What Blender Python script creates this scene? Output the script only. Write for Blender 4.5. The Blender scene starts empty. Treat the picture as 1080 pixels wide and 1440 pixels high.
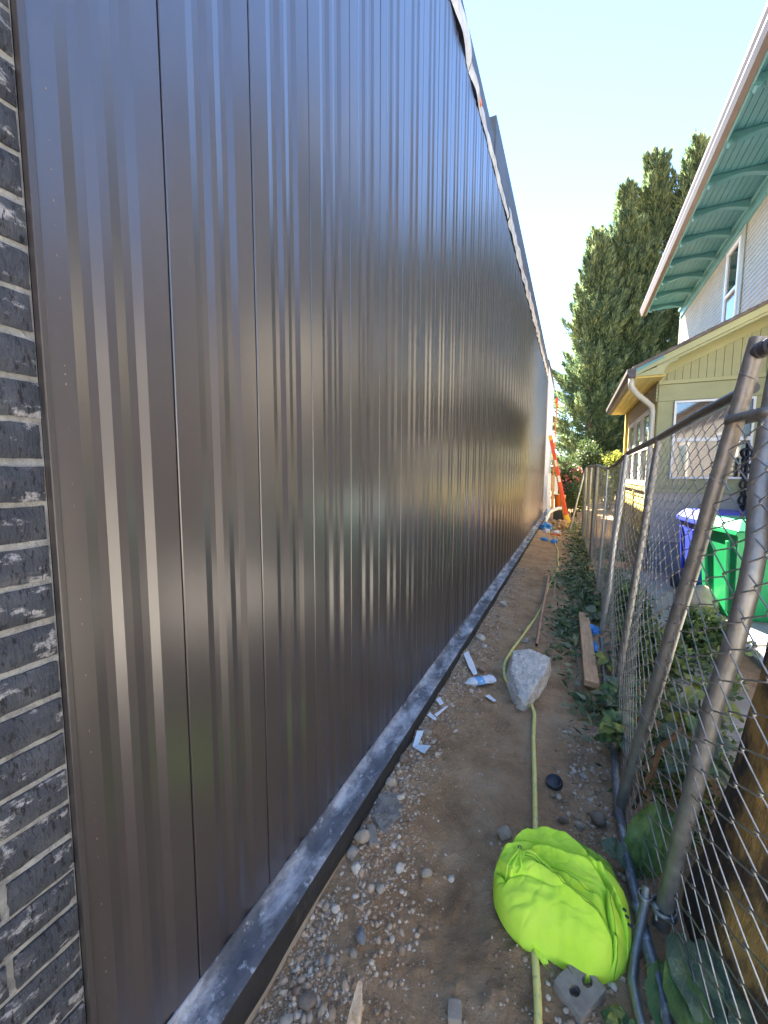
import bpy, bmesh, math, random
import numpy as np
from mathutils import Vector, Matrix, noise

random.seed(11)
RNG = np.random.default_rng(5)
SC = bpy.context.scene
COL = SC.collection

# ------------------------------------------------------------------ camera
# origin at the phone; +Y runs along the alley, +X from the metal wall to the house
cam_d = bpy.data.cameras.new('camera')
cam = bpy.data.objects.new('camera', cam_d)
COL.objects.link(cam)
cam_d.sensor_fit = 'VERTICAL'
cam_d.sensor_height = 36.0
cam_d.lens = 14.25
cam_d.clip_start = 0.02
cam_d.clip_end = 2000
r_ = Vector((0.90747, 0.42009, 0.00416))
f_ = Vector((-0.41784, 0.90355, -0.09489))
u_ = r_.cross(f_)
cam.matrix_world = Matrix((
    (r_.x, u_.x, -f_.x, 0), (r_.y, u_.y, -f_.y, 0), (r_.z, u_.z, -f_.z, 0), (0, 0, 0, 1)))
SC.camera = cam

# ------------------------------------------------------------------ sky, sun, exposure
SUN = Vector((-0.465, 0.80, 1.0)).normalized()
elev = math.asin(SUN.z)
azim = math.atan2(SUN.x, SUN.y)          # from +Y towards +X
W = bpy.data.worlds.new('World')
SC.world = W
W.use_nodes = True
nt = W.node_tree
sky = nt.nodes.new('ShaderNodeTexSky')
sky.sky_type = 'NISHITA'
sky.sun_disc = False
sky.sun_elevation = elev
sky.sun_rotation = azim
sky.air_density = 1.0
sky.dust_density = 0.0
sky.ozone_density = 6.0
bg = nt.nodes['Background']
bg.inputs['Strength'].default_value = 0.05
nt.links.new(sky.outputs[0], bg.inputs[0])

sun_d = bpy.data.lights.new('sun', 'SUN')
sun_d.energy = 5.0
sun_d.angle = math.radians(0.5)
sun_d.color = (1.0, 0.90, 0.74)
sun = bpy.data.objects.new('sun', sun_d)
COL.objects.link(sun)
sun.rotation_euler = SUN.to_track_quat('Z', 'Y').to_euler()

SC.view_settings.view_transform = 'Standard'
SC.view_settings.look = 'None'
SC.view_settings.exposure = 3.8
SC.view_settings.gamma = 1.0
SC.view_settings.use_curve_mapping = False
SC.render.engine = 'CYCLES'
SC.cycles.use_denoising = True
SC.cycles.max_bounces = 8
SC.cycles.transparent_max_bounces = 8


# ------------------------------------------------------------------ helpers
def tag(o, label=None, cat=None, group=None, kind=None):
    if label: o['label'] = label
    if cat: o['category'] = cat
    if group: o['group'] = group
    if kind: o['kind'] = kind
    return o


def empty(name, loc, label=None, cat=None, group=None):
    o = bpy.data.objects.new(name, None)
    COL.objects.link(o)
    o.location = loc
    o.empty_display_size = 0.1
    return tag(o, label, cat, group)


def link_mesh(name, me, parent=None, inv=True):
    o = bpy.data.objects.new(name, me)
    COL.objects.link(o)
    if parent is not None:
        o.parent = parent
        if inv:
            p = Vector((0, 0, 0))
            q = parent
            while q is not None:
                p += Vector(q.location)
                q = q.parent
            o.matrix_parent_inverse = Matrix.Translation(-p)
    return o


class MB:
    """collects geometry in world coordinates, builds ONE mesh object"""
    def __init__(self):
        self.v, self.f, self.m = [], [], []

    def add(self, vs, fs, mi=0):
        b = len(self.v)
        self.v.extend([tuple(x) for x in vs])
        for f in fs:
            self.f.append(tuple(i + b for i in f))
            self.m.append(mi)
        return self

    def box(self, lo, hi, mi=0, rot=None, piv=None):
        x0, y0, z0 = lo
        x1, y1, z1 = hi
        vs = [Vector(p) for p in ((x0, y0, z0), (x1, y0, z0), (x1, y1, z0), (x0, y1, z0),
                                  (x0, y0, z1), (x1, y0, z1), (x1, y1, z1), (x0, y1, z1))]
        if rot is not None:
            c = Vector(piv) if piv is not None else Vector(((x0 + x1) / 2, (y0 + y1) / 2, (z0 + z1) / 2))
            vs = [c + rot @ (p - c) for p in vs]
        return self.add(vs, [(0, 3, 2, 1), (4, 5, 6, 7), (0, 1, 5, 4), (1, 2, 6, 5), (2, 3, 7, 6), (3, 0, 4, 7)], mi)

    def bar(self, a, b, w, h, up=(0, 0, 1), mi=0):
        a, b = Vector(a), Vector(b)
        d = (b - a).normalized()
        s = d.cross(Vector(up)).normalized()
        t = s.cross(d)
        vs = []
        for p in (a, b):
            for i, j in ((-1, -1), (1, -1), (1, 1), (-1, 1)):
                vs.append(p + s * (i * w / 2) + t * (j * h / 2))
        return self.add(vs, [(0, 3, 2, 1), (4, 5, 6, 7), (0, 1, 5, 4), (1, 2, 6, 5), (2, 3, 7, 6), (3, 0, 4, 7)], mi)

    def tube(self, pts, r, n=8, cap=True, mi=0, hollow=False):
        pts = [Vector(p) for p in pts]
        m = len(pts)
        rs = r if isinstance(r, (list, tuple)) else [r] * m
        T = []
        for i in range(m):
            d = pts[min(i + 1, m - 1)] - pts[max(i - 1, 0)]
            T.append(d.normalized() if d.length > 1e-9 else Vector((0, 0, 1)))
        ref = Vector((0, 0, 1)) if abs(T[0].z) < 0.9 else Vector((1, 0, 0))
        s = T[0].cross(ref).normalized()
        vs = []
        for i in range(m):
            s = (s - T[i] * s.dot(T[i]))
            s = s.normalized() if s.length > 1e-6 else T[i].orthogonal().normalized()
            t = T[i].cross(s)
            for k in range(n):
                a = 2 * math.pi * k / n
                vs.append(pts[i] + (s * math.cos(a) + t * math.sin(a)) * rs[i])
        fs = []
        for i in range(m - 1):
            for k in range(n):
                k2 = (k + 1) % n
                fs.append((i * n + k, i * n + k2, (i + 1) * n + k2, (i + 1) * n + k))
        if cap:
            fs.append(tuple(reversed(range(n))))
            fs.append(tuple(range((m - 1) * n, m * n)))
        return self.add(vs, fs, mi)

    def prism(self, poly, d0, d1, axis='y', mi=0):
        """poly in the plane across axis, extruded from d0 to d1"""
        n = len(poly)
        vs = []
        for d in (d0, d1):
            for (a, b) in poly:
                vs.append((a, d, b) if axis == 'y' else ((d, a, b) if axis == 'x' else (a, b, d)))
        fs = [tuple(range(n)), tuple(reversed(range(n, 2 * n)))]
        for i in range(n):
            j = (i + 1) % n
            fs.append((j, i, i + n, j + n))
        return self.add(vs, fs, mi)

    def build(self, name, mats, parent=None, smooth=False, kind=None, bevel=0.0, segs=2, fixn=True, autos=None):
        me = bpy.data.meshes.new(name)
        me.from_pydata(self.v, [], self.f)
        if not isinstance(mats, (list, tuple)):
            mats = [mats]
        for m in mats:
            me.materials.append(m)
        if len(mats) > 1:
            me.polygons.foreach_set('material_index', self.m)
        if fixn or bevel:
            bm = bmesh.new()
            bm.from_mesh(me)
            if bevel:
                bmesh.ops.bevel(bm, geom=[e for e in bm.edges if e.is_manifold and e.calc_face_angle(0) > 0.5],
                                offset=bevel, segments=segs, profile=0.6, affect='EDGES', clamp_overlap=True)
            if fixn:
                bmesh.ops.recalc_face_normals(bm, faces=bm.faces)
            bm.to_mesh(me)
            bm.free()
        if smooth:
            me.polygons.foreach_set('use_smooth', [True] * len(me.polygons))
            if autos:
                me.set_sharp_from_angle(angle=math.radians(autos))
        me.update()
        o = link_mesh(name, me, parent)
        if kind: o['kind'] = kind
        return o


def np_mesh(name, V, F, mat, parent=None, smooth=False, kind=None):
    """V (n,3), F (m,k) numpy -> object, quick for big meshes"""
    me = bpy.data.meshes.new(name)
    V = np.asarray(V, dtype=np.float32)
    F = np.asarray(F, dtype=np.int32)
    k = F.shape[1]
    me.vertices.add(len(V))
    me.vertices.foreach_set('co', V.ravel())
    me.loops.add(F.size)
    me.loops.foreach_set('vertex_index', F.ravel())
    me.polygons.add(len(F))
    me.polygons.foreach_set('loop_start', np.arange(0, F.size, k, dtype=np.int32))
    me.polygons.foreach_set('use_smooth', np.full(len(F), smooth))
    me.update(calc_edges=True)
    me.validate()
    for m in (mat if isinstance(mat, (list, tuple)) else [mat]):
        me.materials.append(m)
    o = link_mesh(name, me, parent)
    if kind: o['kind'] = kind
    return o


# ------------------------------------------------------------------ materials
def M(name, cols, scale=6.0, rough=0.7, rough2=None, bump=0.0, bscale=60.0, stretch=(1, 1, 1), metallic=0.0,
      spec=0.5, detail=6.0, stains=(), rand=None, transl=0.0, coat=0.0, veins=None, bdetail=8.0, bdist=0.01, ramp=(0.3, 0.7), ior=None, bstretch=None):
    m = bpy.data.materials.new(name)
    m.use_nodes = True
    t = m.node_tree
    N, L = t.nodes, t.links
    b = N['Principled BSDF']
    geo = N.new('ShaderNodeNewGeometry')
    mp = N.new('ShaderNodeMapping')
    mp.inputs['Scale'].default_value = stretch
    L.new(geo.outputs['Position'], mp.inputs['Vector'])
    nz = N.new('ShaderNodeTexNoise')
    nz.inputs['Scale'].default_value = scale
    nz.inputs['Detail'].default_value = detail
    nz.inputs['Roughness'].default_value = 0.6
    L.new(mp.outputs[0], nz.inputs['Vector'])
    rp = N.new('ShaderNodeValToRGB')
    e = rp.color_ramp.elements
    cols = list(cols)
    if len(cols) == 1:
        cols = cols * 2
    while len(e) < len(cols):
        e.new(0.5)
    for i, c in enumerate(cols):
        e[i].position = ramp[0] + (ramp[1] - ramp[0]) * i / (len(cols) - 1)
        e[i].color = (*c, 1)
    src = nz.outputs['Fac']
    if rand is not None:      # per-island variation mixed into the noise
        ad = N.new('ShaderNodeMath')
        ad.operation = 'MULTIPLY_ADD'
        sb = N.new('ShaderNodeMath')
        sb.operation = 'SUBTRACT'
        L.new(geo.outputs['Random Per Island'], sb.inputs[0])
        sb.inputs[1].default_value = 0.5
        L.new(sb.outputs[0], ad.inputs[0])
        ad.inputs[1].default_value = rand
        L.new(nz.outputs['Fac'], ad.inputs[2])
        src = ad.outputs[0]
    L.new(src, rp.inputs['Fac'])
    colo = rp.outputs['Color']
    for (sc_, lo, hi, amt, sstretch, c) in stains:
        mp2 = N.new('ShaderNodeMapping')
        mp2.inputs['Scale'].default_value = sstretch
        mp2.inputs['Location'].default_value = (sc_ * 0.37, 1.7, sc_ * 0.11)
        L.new(geo.outputs['Position'], mp2.inputs['Vector'])
        n2 = N.new('ShaderNodeTexNoise')
        n2.inputs['Scale'].default_value = sc_
        n2.inputs['Detail'].default_value = 8.0
        n2.inputs['Roughness'].default_value = 0.65
        L.new(mp2.outputs[0], n2.inputs['Vector'])
        mr = N.new('ShaderNodeMapRange')
        mr.inputs['From Min'].default_value = lo
        mr.inputs['From Max'].default_value = hi
        mr.inputs['To Max'].default_value = amt
        L.new(n2.outputs['Fac'], mr.inputs['Value'])
        mx = N.new('ShaderNodeMix')
        mx.data_type = 'RGBA'
        L.new(mr.outputs[0], mx.inputs['Factor'])
        L.new(colo, mx.inputs['A'])
        mx.inputs['B'].default_value = (*c, 1)
        colo = mx.outputs['Result']
    vein_h = None
    if veins:
        uv = N.new('ShaderNodeUVMap')
        sx = N.new('ShaderNodeSeparateXYZ')
        L.new(uv.outputs[0], sx.inputs[0])

        def mth(op, a, b2=None, c2=None):
            q = N.new('ShaderNodeMath')
            q.operation = op
            for i_, v_ in enumerate((a, b2, c2)):
                if v_ is None: continue
                if isinstance(v_, (int, float)): q.inputs[i_].default_value = v_
                else: L.new(v_, q.inputs[i_])
            return q.outputs[0]
        au = mth('ABSOLUTE', mth('SUBTRACT', sx.outputs[0], 0.5))
        ph = mth('FRACT', mth('MULTIPLY', mth('SUBTRACT', sx.outputs[1], mth('MULTIPLY', au, 0.55)), 8.0))
        side = mth('LESS_THAN', mth('ABSOLUTE', mth('SUBTRACT', ph, 0.5)), 0.055)
        mid_ = mth('LESS_THAN', au, 0.022)
        vn = mth('MAXIMUM', mth('MULTIPLY', side, 0.55), mid_)
        mx = N.new('ShaderNodeMix')
        mx.data_type = 'RGBA'
        L.new(vn, mx.inputs['Factor'])
        L.new(colo, mx.inputs['A'])
        mx.inputs['B'].default_value = (*veins, 1)
        colo = mx.outputs['Result']
    L.new(colo, b.inputs['Base Color'])
    b.inputs['Metallic'].default_value = metallic
    b.inputs['Specular IOR Level'].default_value = spec
    if ior: b.inputs['IOR'].default_value = ior
    b.inputs['Coat Weight'].default_value = coat
    if rough2 is None:
        b.inputs['Roughness'].default_value = rough
    else:
        mr = N.new('ShaderNodeMapRange')
        mr.inputs['From Min'].default_value = 0.3
        mr.inputs['From Max'].default_value = 0.7
        mr.inputs['To Min'].default_value = rough
        mr.inputs['To Max'].default_value = rough2
        L.new(nz.outputs['Fac'], mr.inputs['Value'])
        L.new(mr.outputs[0], b.inputs['Roughness'])
    if bump:
        n3 = N.new('ShaderNodeTexNoise')
        n3.inputs['Scale'].default_value = bscale
        n3.inputs['Detail'].default_value = bdetail
        n3.inputs['Roughness'].default_value = 0.65
        if bstretch:
            mp3 = N.new('ShaderNodeMapping')
            mp3.inputs['Scale'].default_value = bstretch
            L.new(geo.outputs['Position'], mp3.inputs['Vector'])
            L.new(mp3.outputs[0], n3.inputs['Vector'])
        else:
            L.new(mp.outputs[0], n3.inputs['Vector'])
        bp = N.new('ShaderNodeBump')
        bp.inputs['Strength'].default_value = bump
        bp.inputs['Distance'].default_value = bdist
        L.new(n3.outputs['Fac'], bp.inputs['Height'])
        L.new(bp.outputs[0], b.inputs['Normal'])
    if transl:
        tr = N.new('ShaderNodeBsdfTranslucent')
        L.new(colo, tr.inputs['Color'])
        ms = N.new('ShaderNodeMixShader')
        ms.inputs[0].default_value = transl
        L.new(b.outputs[0], ms.inputs[1])
        L.new(tr.outputs[0], ms.inputs[2])
        L.new(ms.outputs[0], N['Material Output'].inputs['Surface'])
    return m


m_metal = M('brown painted steel', [(0.044, 0.037, 0.038), (0.052, 0.043, 0.043)], scale=1.5, rough=0.30, spec=0.5, ior=2.1,
            bump=0.25, bscale=1.0, bdist=0.012, bdetail=1.0, bstretch=(1, 2.2, 0.35),
            stains=((3.5, 0.50, 0.90, 0.14, (1, 1.5, 0.8), (0.15, 0.145, 0.145)), (55, 0.66, 0.74, 0.12, (1, 1, 0.22), (0.2, 0.19, 0.18))))
m_trim = M('brown trim steel', [(0.047, 0.042, 0.042), (0.055, 0.049, 0.048)], scale=2, rough=0.3, ior=1.7)
m_dark = M('dark cavity backing', [(0.015, 0.014, 0.013)], rough=0.8)
m_coping = M('dark parapet board', [(0.055, 0.060, 0.068), (0.085, 0.09, 0.10)], scale=3, rough=0.6, bump=0.2, bscale=20)
m_wrap = M('weathered house wrap', [(0.34, 0.31, 0.27), (0.58, 0.55, 0.50), (0.68, 0.66, 0.62)], scale=9, rough=0.6, bump=0.6, bscale=18,
           stains=((14, 0.6, 0.7, 0.6, (1, 1, 1), (0.12, 0.10, 0.09)),))
m_sheath = M('white wall wrap', [(0.60, 0.62, 0.66), (0.76, 0.76, 0.76)], scale=2, rough=0.55, bump=0.3, bscale=6,
             stains=((5, 0.58, 0.7, 0.4, (1, 1, 0.4), (0.4, 0.38, 0.36)),))
m_brick = M('charcoal wirecut brick', [(0.040, 0.048, 0.064), (0.066, 0.077, 0.098), (0.105, 0.115, 0.135)], scale=16, rough=0.75, bump=1.0, bscale=60,
            bstretch=(1, 1.9, 0.7), bdist=0.02,
            stains=((26, 0.565, 0.63, 0.85, (1, 0.7, 1.4), (0.55, 0.55, 0.57)), (9, 0.58, 0.72, 0.5, (1, 0.6, 1.6), (0.30, 0.30, 0.34)),
                    (75, 0.45, 0.38, 0.9, (1, 2.0, 0.7), (0.012, 0.012, 0.014))))
m_mortar = M('grey mortar', [(0.24, 0.245, 0.24), (0.38, 0.39, 0.385), (0.50, 0.51, 0.505)], scale=34, rough=0.9, bump=1.0, bscale=70, bdist=0.02,
             stains=((22, 0.6, 0.7, 0.5, (1, 1, 1), (0.65, 0.65, 0.66)),))
m_memb_top = M('dusty black membrane', [(0.060, 0.064, 0.075), (0.11, 0.118, 0.135), (0.16, 0.17, 0.19)], scale=9, rough=0.55, rough2=0.8, bump=0.6, bscale=55,
               stains=((11, 0.46, 0.66, 0.85, (1, 0.45, 1), (0.55, 0.57, 0.60)), (45, 0.58, 0.66, 0.7, (1, 0.8, 1), (0.5, 0.52, 0.56)),
                       (3.1, 0.64, 0.72, 0.5, (1, 0.7, 1), (0.32, 0.27, 0.21))))
m_memb = M('black membrane', [(0.020, 0.020, 0.022), (0.036, 0.036, 0.038)], scale=12, rough=0.5, rough2=0.75, bump=0.5, bscale=30,
           stains=((18, 0.62, 0.72, 0.5, (1, 1, 0.5), (0.13, 0.11, 0.09)),))
m_conc = M('pale concrete', [(0.32, 0.275, 0.215), (0.42, 0.375, 0.305)], scale=10, rough=0.9, bump=0.5, bscale=60)
m_conc2 = M('broken concrete', [(0.52, 0.455, 0.37), (0.66, 0.59, 0.49), (0.74, 0.67, 0.57)], scale=13, rough=0.92, bump=0.7, bscale=55,
            stains=((7, 0.54, 0.68, 0.5, (1, 1, 1), (0.30, 0.24, 0.17)), (70, 0.42, 0.36, 0.6, (1, 1, 1), (0.16, 0.14, 0.11))))
m_conc3 = M('rough grey mortar patch', [(0.24, 0.215, 0.18), (0.36, 0.335, 0.29)], scale=22, rough=0.95, bump=1.0, bscale=80, bdist=0.02)
m_slab = M('added grey slab concrete', [(0.30, 0.295, 0.28), (0.40, 0.39, 0.37)], scale=2.5, rough=0.9, bump=0.2, bscale=40)
m_path = M('yard concrete', [(0.29, 0.245, 0.19), (0.40, 0.345, 0.275)], scale=3, rough=0.9, bump=0.3, bscale=40)
m_galv = M('galvanised pipe', [(0.20, 0.198, 0.185), (0.33, 0.325, 0.305)], scale=22, rough=0.40, rough2=0.54, metallic=0.7, bump=0.12, bscale=120,
           stains=((30, 0.60, 0.70, 0.6, (1, 1, 0.4), (0.10, 0.085, 0.06)),))
m_galv_b = M('bright galvanised pipe', [(0.45, 0.45, 0.44), (0.6, 0.6, 0.58)], scale=14, rough=0.4, rough2=0.55, metallic=0.7, bump=0.1, bscale=80)
m_rail = M('blackened rail pipe', [(0.05, 0.05, 0.055), (0.10, 0.10, 0.105)], scale=20, rough=0.4, metallic=0.4, bump=0.15, bscale=80)
m_rail2 = M('muddy bottom rail', [(0.11, 0.12, 0.13), (0.22, 0.23, 0.24)], scale=18, rough=0.4, metallic=0.5, bump=0.25, bscale=60,
            stains=((24, 0.55, 0.66, 0.8, (1, 1, 1), (0.45, 0.46, 0.48)),))
m_wire = M('chain link wire', [(0.24, 0.235, 0.22), (0.42, 0.415, 0.40)], scale=30, rough=0.42, metallic=0.7)
m_soil = M('dirt', [(0.32, 0.19, 0.098), (0.48, 0.30, 0.160), (0.57, 0.385, 0.225)], scale=5.5, rough=0.95, bump=1.0, bscale=38, bdist=0.04, detail=10, spec=0.2,
           stains=((2.2, 0.52, 0.66, 0.6, (1, 1, 1), (0.58, 0.41, 0.25)), (130, 0.60, 0.68, 0.6, (1, 1, 1), (0.54, 0.46, 0.36)),
                   (6, 0.60, 0.70, 0.5, (1, 1, 1), (0.18, 0.105, 0.058))))
m_stone = [M('tan stone', [(0.30, 0.235, 0.165), (0.46, 0.38, 0.28)], scale=18, rough=0.85, bump=0.4, bscale=90),
           M('grey stone', [(0.28, 0.235, 0.18), (0.43, 0.37, 0.295)], scale=18, rough=0.85, bump=0.4, bscale=90),
           M('brown stone', [(0.18, 0.125, 0.085), (0.28, 0.21, 0.145)], scale=18, rough=0.85, bump=0.4, bscale=90),
           M('pale stone', [(0.52, 0.44, 0.33), (0.66, 0.58, 0.47)], scale=18, rough=0.8, bump=0.3, bscale=90),
           M('blue grey stone', [(0.17, 0.165, 0.16), (0.26, 0.255, 0.25)], scale=18, rough=0.7, bump=0.3, bscale=90),
           M('rusty stone', [(0.27, 0.16, 0.10), (0.40, 0.26, 0.17)], scale=18, rough=0.85, bump=0.4, bscale=90)]
m_gravel = M('mixed gravel', [(0.30, 0.195, 0.115), (0.44, 0.31, 0.195), (0.52, 0.395, 0.27), (0.62, 0.52, 0.40)], scale=9, rough=0.88, rand=0.75, ramp=(0.2, 0.85),
             bump=0.3, bscale=150)
m_wood = M('raw lumber', [(0.42, 0.245, 0.125), (0.62, 0.41, 0.235)], scale=7, rough=0.8, stretch=(9, 1.2, 9), bump=0.3, bscale=30)
m_wood2 = M('split lumber', [(0.42, 0.26, 0.13), (0.72, 0.55, 0.36)], scale=9, rough=0.8, stretch=(8, 8, 1), bump=0.4, bscale=30)
m_greyw = M('dull block', [(0.24, 0.20, 0.15), (0.35, 0.30, 0.24)], scale=20, rough=0.85, stretch=(6, 1, 6), bump=0.3, bscale=60)
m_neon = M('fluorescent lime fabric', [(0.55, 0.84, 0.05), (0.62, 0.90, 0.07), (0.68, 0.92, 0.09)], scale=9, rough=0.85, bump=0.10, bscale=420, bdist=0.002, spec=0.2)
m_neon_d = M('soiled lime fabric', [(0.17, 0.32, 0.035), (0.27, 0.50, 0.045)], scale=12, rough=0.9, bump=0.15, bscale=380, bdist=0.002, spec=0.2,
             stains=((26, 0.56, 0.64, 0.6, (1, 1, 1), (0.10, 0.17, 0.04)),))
m_hose = M('lime air hose', [(0.70, 0.60, 0.15), (0.80, 0.72, 0.26)], scale=20, rough=0.55, stains=((40, 0.56, 0.66, 0.6, (1, 1, 1), (0.30, 0.26, 0.16)),))
m_copper = M('dirty copper pipe', [(0.42, 0.235, 0.15), (0.60, 0.36, 0.24)], scale=16, rough=0.5, metallic=0.4)
m_blkpl = M('black plastic', [(0.022, 0.026, 0.032), (0.045, 0.05, 0.058)], scale=20, rough=0.5)
m_block = M('grey vented brick', [(0.23, 0.19, 0.15), (0.35, 0.30, 0.24)], scale=26, rough=0.9, bump=0.4, bscale=110)
m_end_shade = M('pipe end shade', [(0.014, 0.013, 0.012)], rough=0.95)
m_bluerag = M('blue glove rubber', [(0.045, 0.22, 0.56), (0.10, 0.36, 0.75)], scale=30, rough=0.5)
m_paper = M('crumpled white paper', [(0.66, 0.68, 0.72), (0.82, 0.82, 0.82)], scale=40, rough=0.7, bump=0.15, bscale=60)
m_paperblue = M('printed pale paper', [(0.50, 0.64, 0.70), (0.78, 0.82, 0.84)], scale=60, rough=0.7)
m_pvc = M('white plastic pipe', [(0.70, 0.70, 0.68), (0.82, 0.82, 0.80)], scale=10, rough=0.4)
m_orange = M('orange fibreglass', [(0.66, 0.065, 0.022), (0.78, 0.11, 0.035)], scale=8, rough=0.45)
m_yellowcap = M('yellow ladder fittings', [(0.75, 0.42, 0.03), (0.85, 0.52, 0.05)], scale=8, rough=0.45)
m_alu = M('aluminium', [(0.55, 0.55, 0.55), (0.66, 0.66, 0.66)], scale=8, rough=0.35, metallic=0.9)
m_oran2 = M('orange plastic', [(0.85, 0.17, 0.02), (0.9, 0.22, 0.03)], scale=8, rough=0.45)
# house
m_olive = M('olive paint', [(0.285, 0.29, 0.145), (0.335, 0.34, 0.175)], scale=3, rough=0.6, bump=0.1, bscale=40, stretch=(1, 1, 3))
m_olive2 = M('olive trim paint', [(0.32, 0.325, 0.155), (0.375, 0.375, 0.185)], scale=3, rough=0.55)
m_yell = M('yellow cream side paint', [(0.56, 0.44, 0.11), (0.64, 0.51, 0.15)], scale=3, rough=0.6)
m_cream = M('cream siding paint', [(0.35, 0.32, 0.25), (0.42, 0.38, 0.30)], scale=2.5, rough=0.6, bump=0.08, bscale=40)
m_greige = M('grey beige siding paint', [(0.37, 0.335, 0.26), (0.44, 0.395, 0.31)], scale=3, rough=0.65)
m_found = M('foundation grey green', [(0.19, 0.21, 0.185), (0.27, 0.285, 0.255)], scale=4, rough=0.85, bump=0.3, bscale=40)
m_teal = M('teal soffit paint', [(0.048, 0.175, 0.205), (0.066, 0.22, 0.255)], scale=4, rough=0.5, bump=0.06, bscale=40)
m_teal2 = M('light teal trim paint', [(0.10, 0.27, 0.29), (0.13, 0.32, 0.34)], scale=3, rough=0.5)
m_gutter = M('brown gutter', [(0.115, 0.080, 0.064), (0.15, 0.105, 0.085)], scale=4, rough=0.4)
m_gutin = M('dark gutter', [(0.055, 0.045, 0.042), (0.08, 0.07, 0.065)], scale=4, rough=0.5)
m_white = M('white trim paint', [(0.70, 0.70, 0.68), (0.80, 0.80, 0.78)], scale=4, rough=0.45)
m_greytrim = M('grey green window trim', [(0.27, 0.28, 0.22), (0.33, 0.34, 0.27)], scale=4, rough=0.5)
m_pinkw = M('pinkish tan stucco', [(0.28, 0.265, 0.25), (0.34, 0.325, 0.305)], scale=3, rough=0.85, bump=0.2, bscale=30)
m_shingle = M('roof shingles', [(0.085, 0.075, 0.065), (0.17, 0.15, 0.13)], scale=10, rough=0.9, bump=0.4, bscale=30)
m_glass = M('window glass', [(0.022, 0.026, 0.028)], rough=0.04, spec=0.8, ior=1.9)
m_curtain = M('curtain cloth', [(0.36, 0.34, 0.29), (0.47, 0.44, 0.37)], scale=9, rough=0.9, stretch=(1, 6, 0.5))
m_down = M('pale downspout', [(0.50, 0.48, 0.40), (0.58, 0.56, 0.48)], scale=6, rough=0.4)
m_iron = M('black iron', [(0.018, 0.018, 0.022), (0.035, 0.033, 0.04)], scale=20, rough=0.5)
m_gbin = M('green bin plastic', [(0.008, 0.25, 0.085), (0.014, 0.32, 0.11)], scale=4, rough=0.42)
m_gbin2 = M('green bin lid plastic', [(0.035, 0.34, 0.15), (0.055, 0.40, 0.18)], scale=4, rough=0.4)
m_bbin = M('blue bin plastic', [(0.018, 0.035, 0.33), (0.028, 0.052, 0.42)], scale=4, rough=0.42)
m_print = M('white bin print', [(0.72, 0.76, 0.72)], rough=0.6)
# vegetation
m_conif = M('conifer sprays', [(0.048, 0.092, 0.056), (0.105, 0.165, 0.09), (0.20, 0.26, 0.115)], scale=1.1, rough=0.65, rand=0.6, transl=0.48, spec=0.3)
m_bark = M('bark', [(0.055, 0.040, 0.028), (0.12, 0.09, 0.065)], scale=10, rough=0.9, stretch=(1, 1, 0.25), bump=0.8, bscale=30)
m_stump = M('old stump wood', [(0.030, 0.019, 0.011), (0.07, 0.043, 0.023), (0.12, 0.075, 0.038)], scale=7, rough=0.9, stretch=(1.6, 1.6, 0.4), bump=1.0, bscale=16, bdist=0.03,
            stains=((2.6, 0.50, 0.60, 0.9, (1.2, 1, 0.8), (0.50, 0.29, 0.075)), (20, 0.62, 0.70, 0.4, (1, 1, 0.3), (0.26, 0.17, 0.06))))  # the broad ochre patches paint gold sunlight into the wood colour
m_leaf = M('broad leaf', [(0.05, 0.105, 0.026), (0.10, 0.18, 0.045), (0.16, 0.25, 0.065)], scale=14, rough=0.42, rand=0.5, transl=0.22, bump=0.5, bscale=60, veins=(0.17, 0.25, 0.09), stains=((35, 0.62, 0.68, 0.7, (1, 1, 1), (0.16, 0.12, 0.04)),))
m_leaf_y = M('yellowing and sunlit leaf', [(0.16, 0.20, 0.03), (0.30, 0.32, 0.06)], scale=14, rough=0.45, rand=0.4, transl=0.3, veins=(0.36, 0.37, 0.13), stains=((30, 0.58, 0.66, 0.7, (1, 1, 1), (0.22, 0.13, 0.04)),))
m_leaf_g = M('grey green leaf', [(0.09, 0.135, 0.07), (0.16, 0.21, 0.115)], scale=14, rough=0.5, rand=0.4, transl=0.2, bump=0.8, bscale=60, veins=(0.24, 0.29, 0.17), stains=((35, 0.62, 0.68, 0.6, (1, 1, 1), (0.18, 0.14, 0.06)),))
m_weed = M('yard weeds', [(0.06, 0.11, 0.03), (0.13, 0.20, 0.06), (0.21, 0.28, 0.10)], scale=6, rough=0.6, rand=0.7, transl=0.3)
m_clip = M('cut clippings', [(0.06, 0.105, 0.035), (0.13, 0.19, 0.07), (0.27, 0.30, 0.17)], scale=9, rough=0.6, rand=0.8, transl=0.2)
m_shrub = M('dark shrub leaves', [(0.030, 0.055, 0.018), (0.06, 0.10, 0.03), (0.10, 0.145, 0.04)], scale=3, rough=0.55, rand=0.6, transl=0.3)
m_shruby = M('yellow green shrub leaves', [(0.17, 0.20, 0.025), (0.28, 0.31, 0.05), (0.36, 0.38, 0.08)], scale=3, rough=0.55, rand=0.6, transl=0.4)
m_pink = M('pink petals', [(0.50, 0.12, 0.15), (0.68, 0.24, 0.26)], scale=9, rough=0.6, rand=0.5, transl=0.3)
m_dry = M('dry stalk', [(0.14, 0.075, 0.035), (0.26, 0.15, 0.075)], scale=20, rough=0.85, bump=0.5, bscale=60)


# ------------------------------------------------------------------ terrain height
def sstep(a, b, x):
    t = min(1.0, max(0.0, (x - a) / (b - a)))
    return t * t * (3 - 2 * t)


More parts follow.
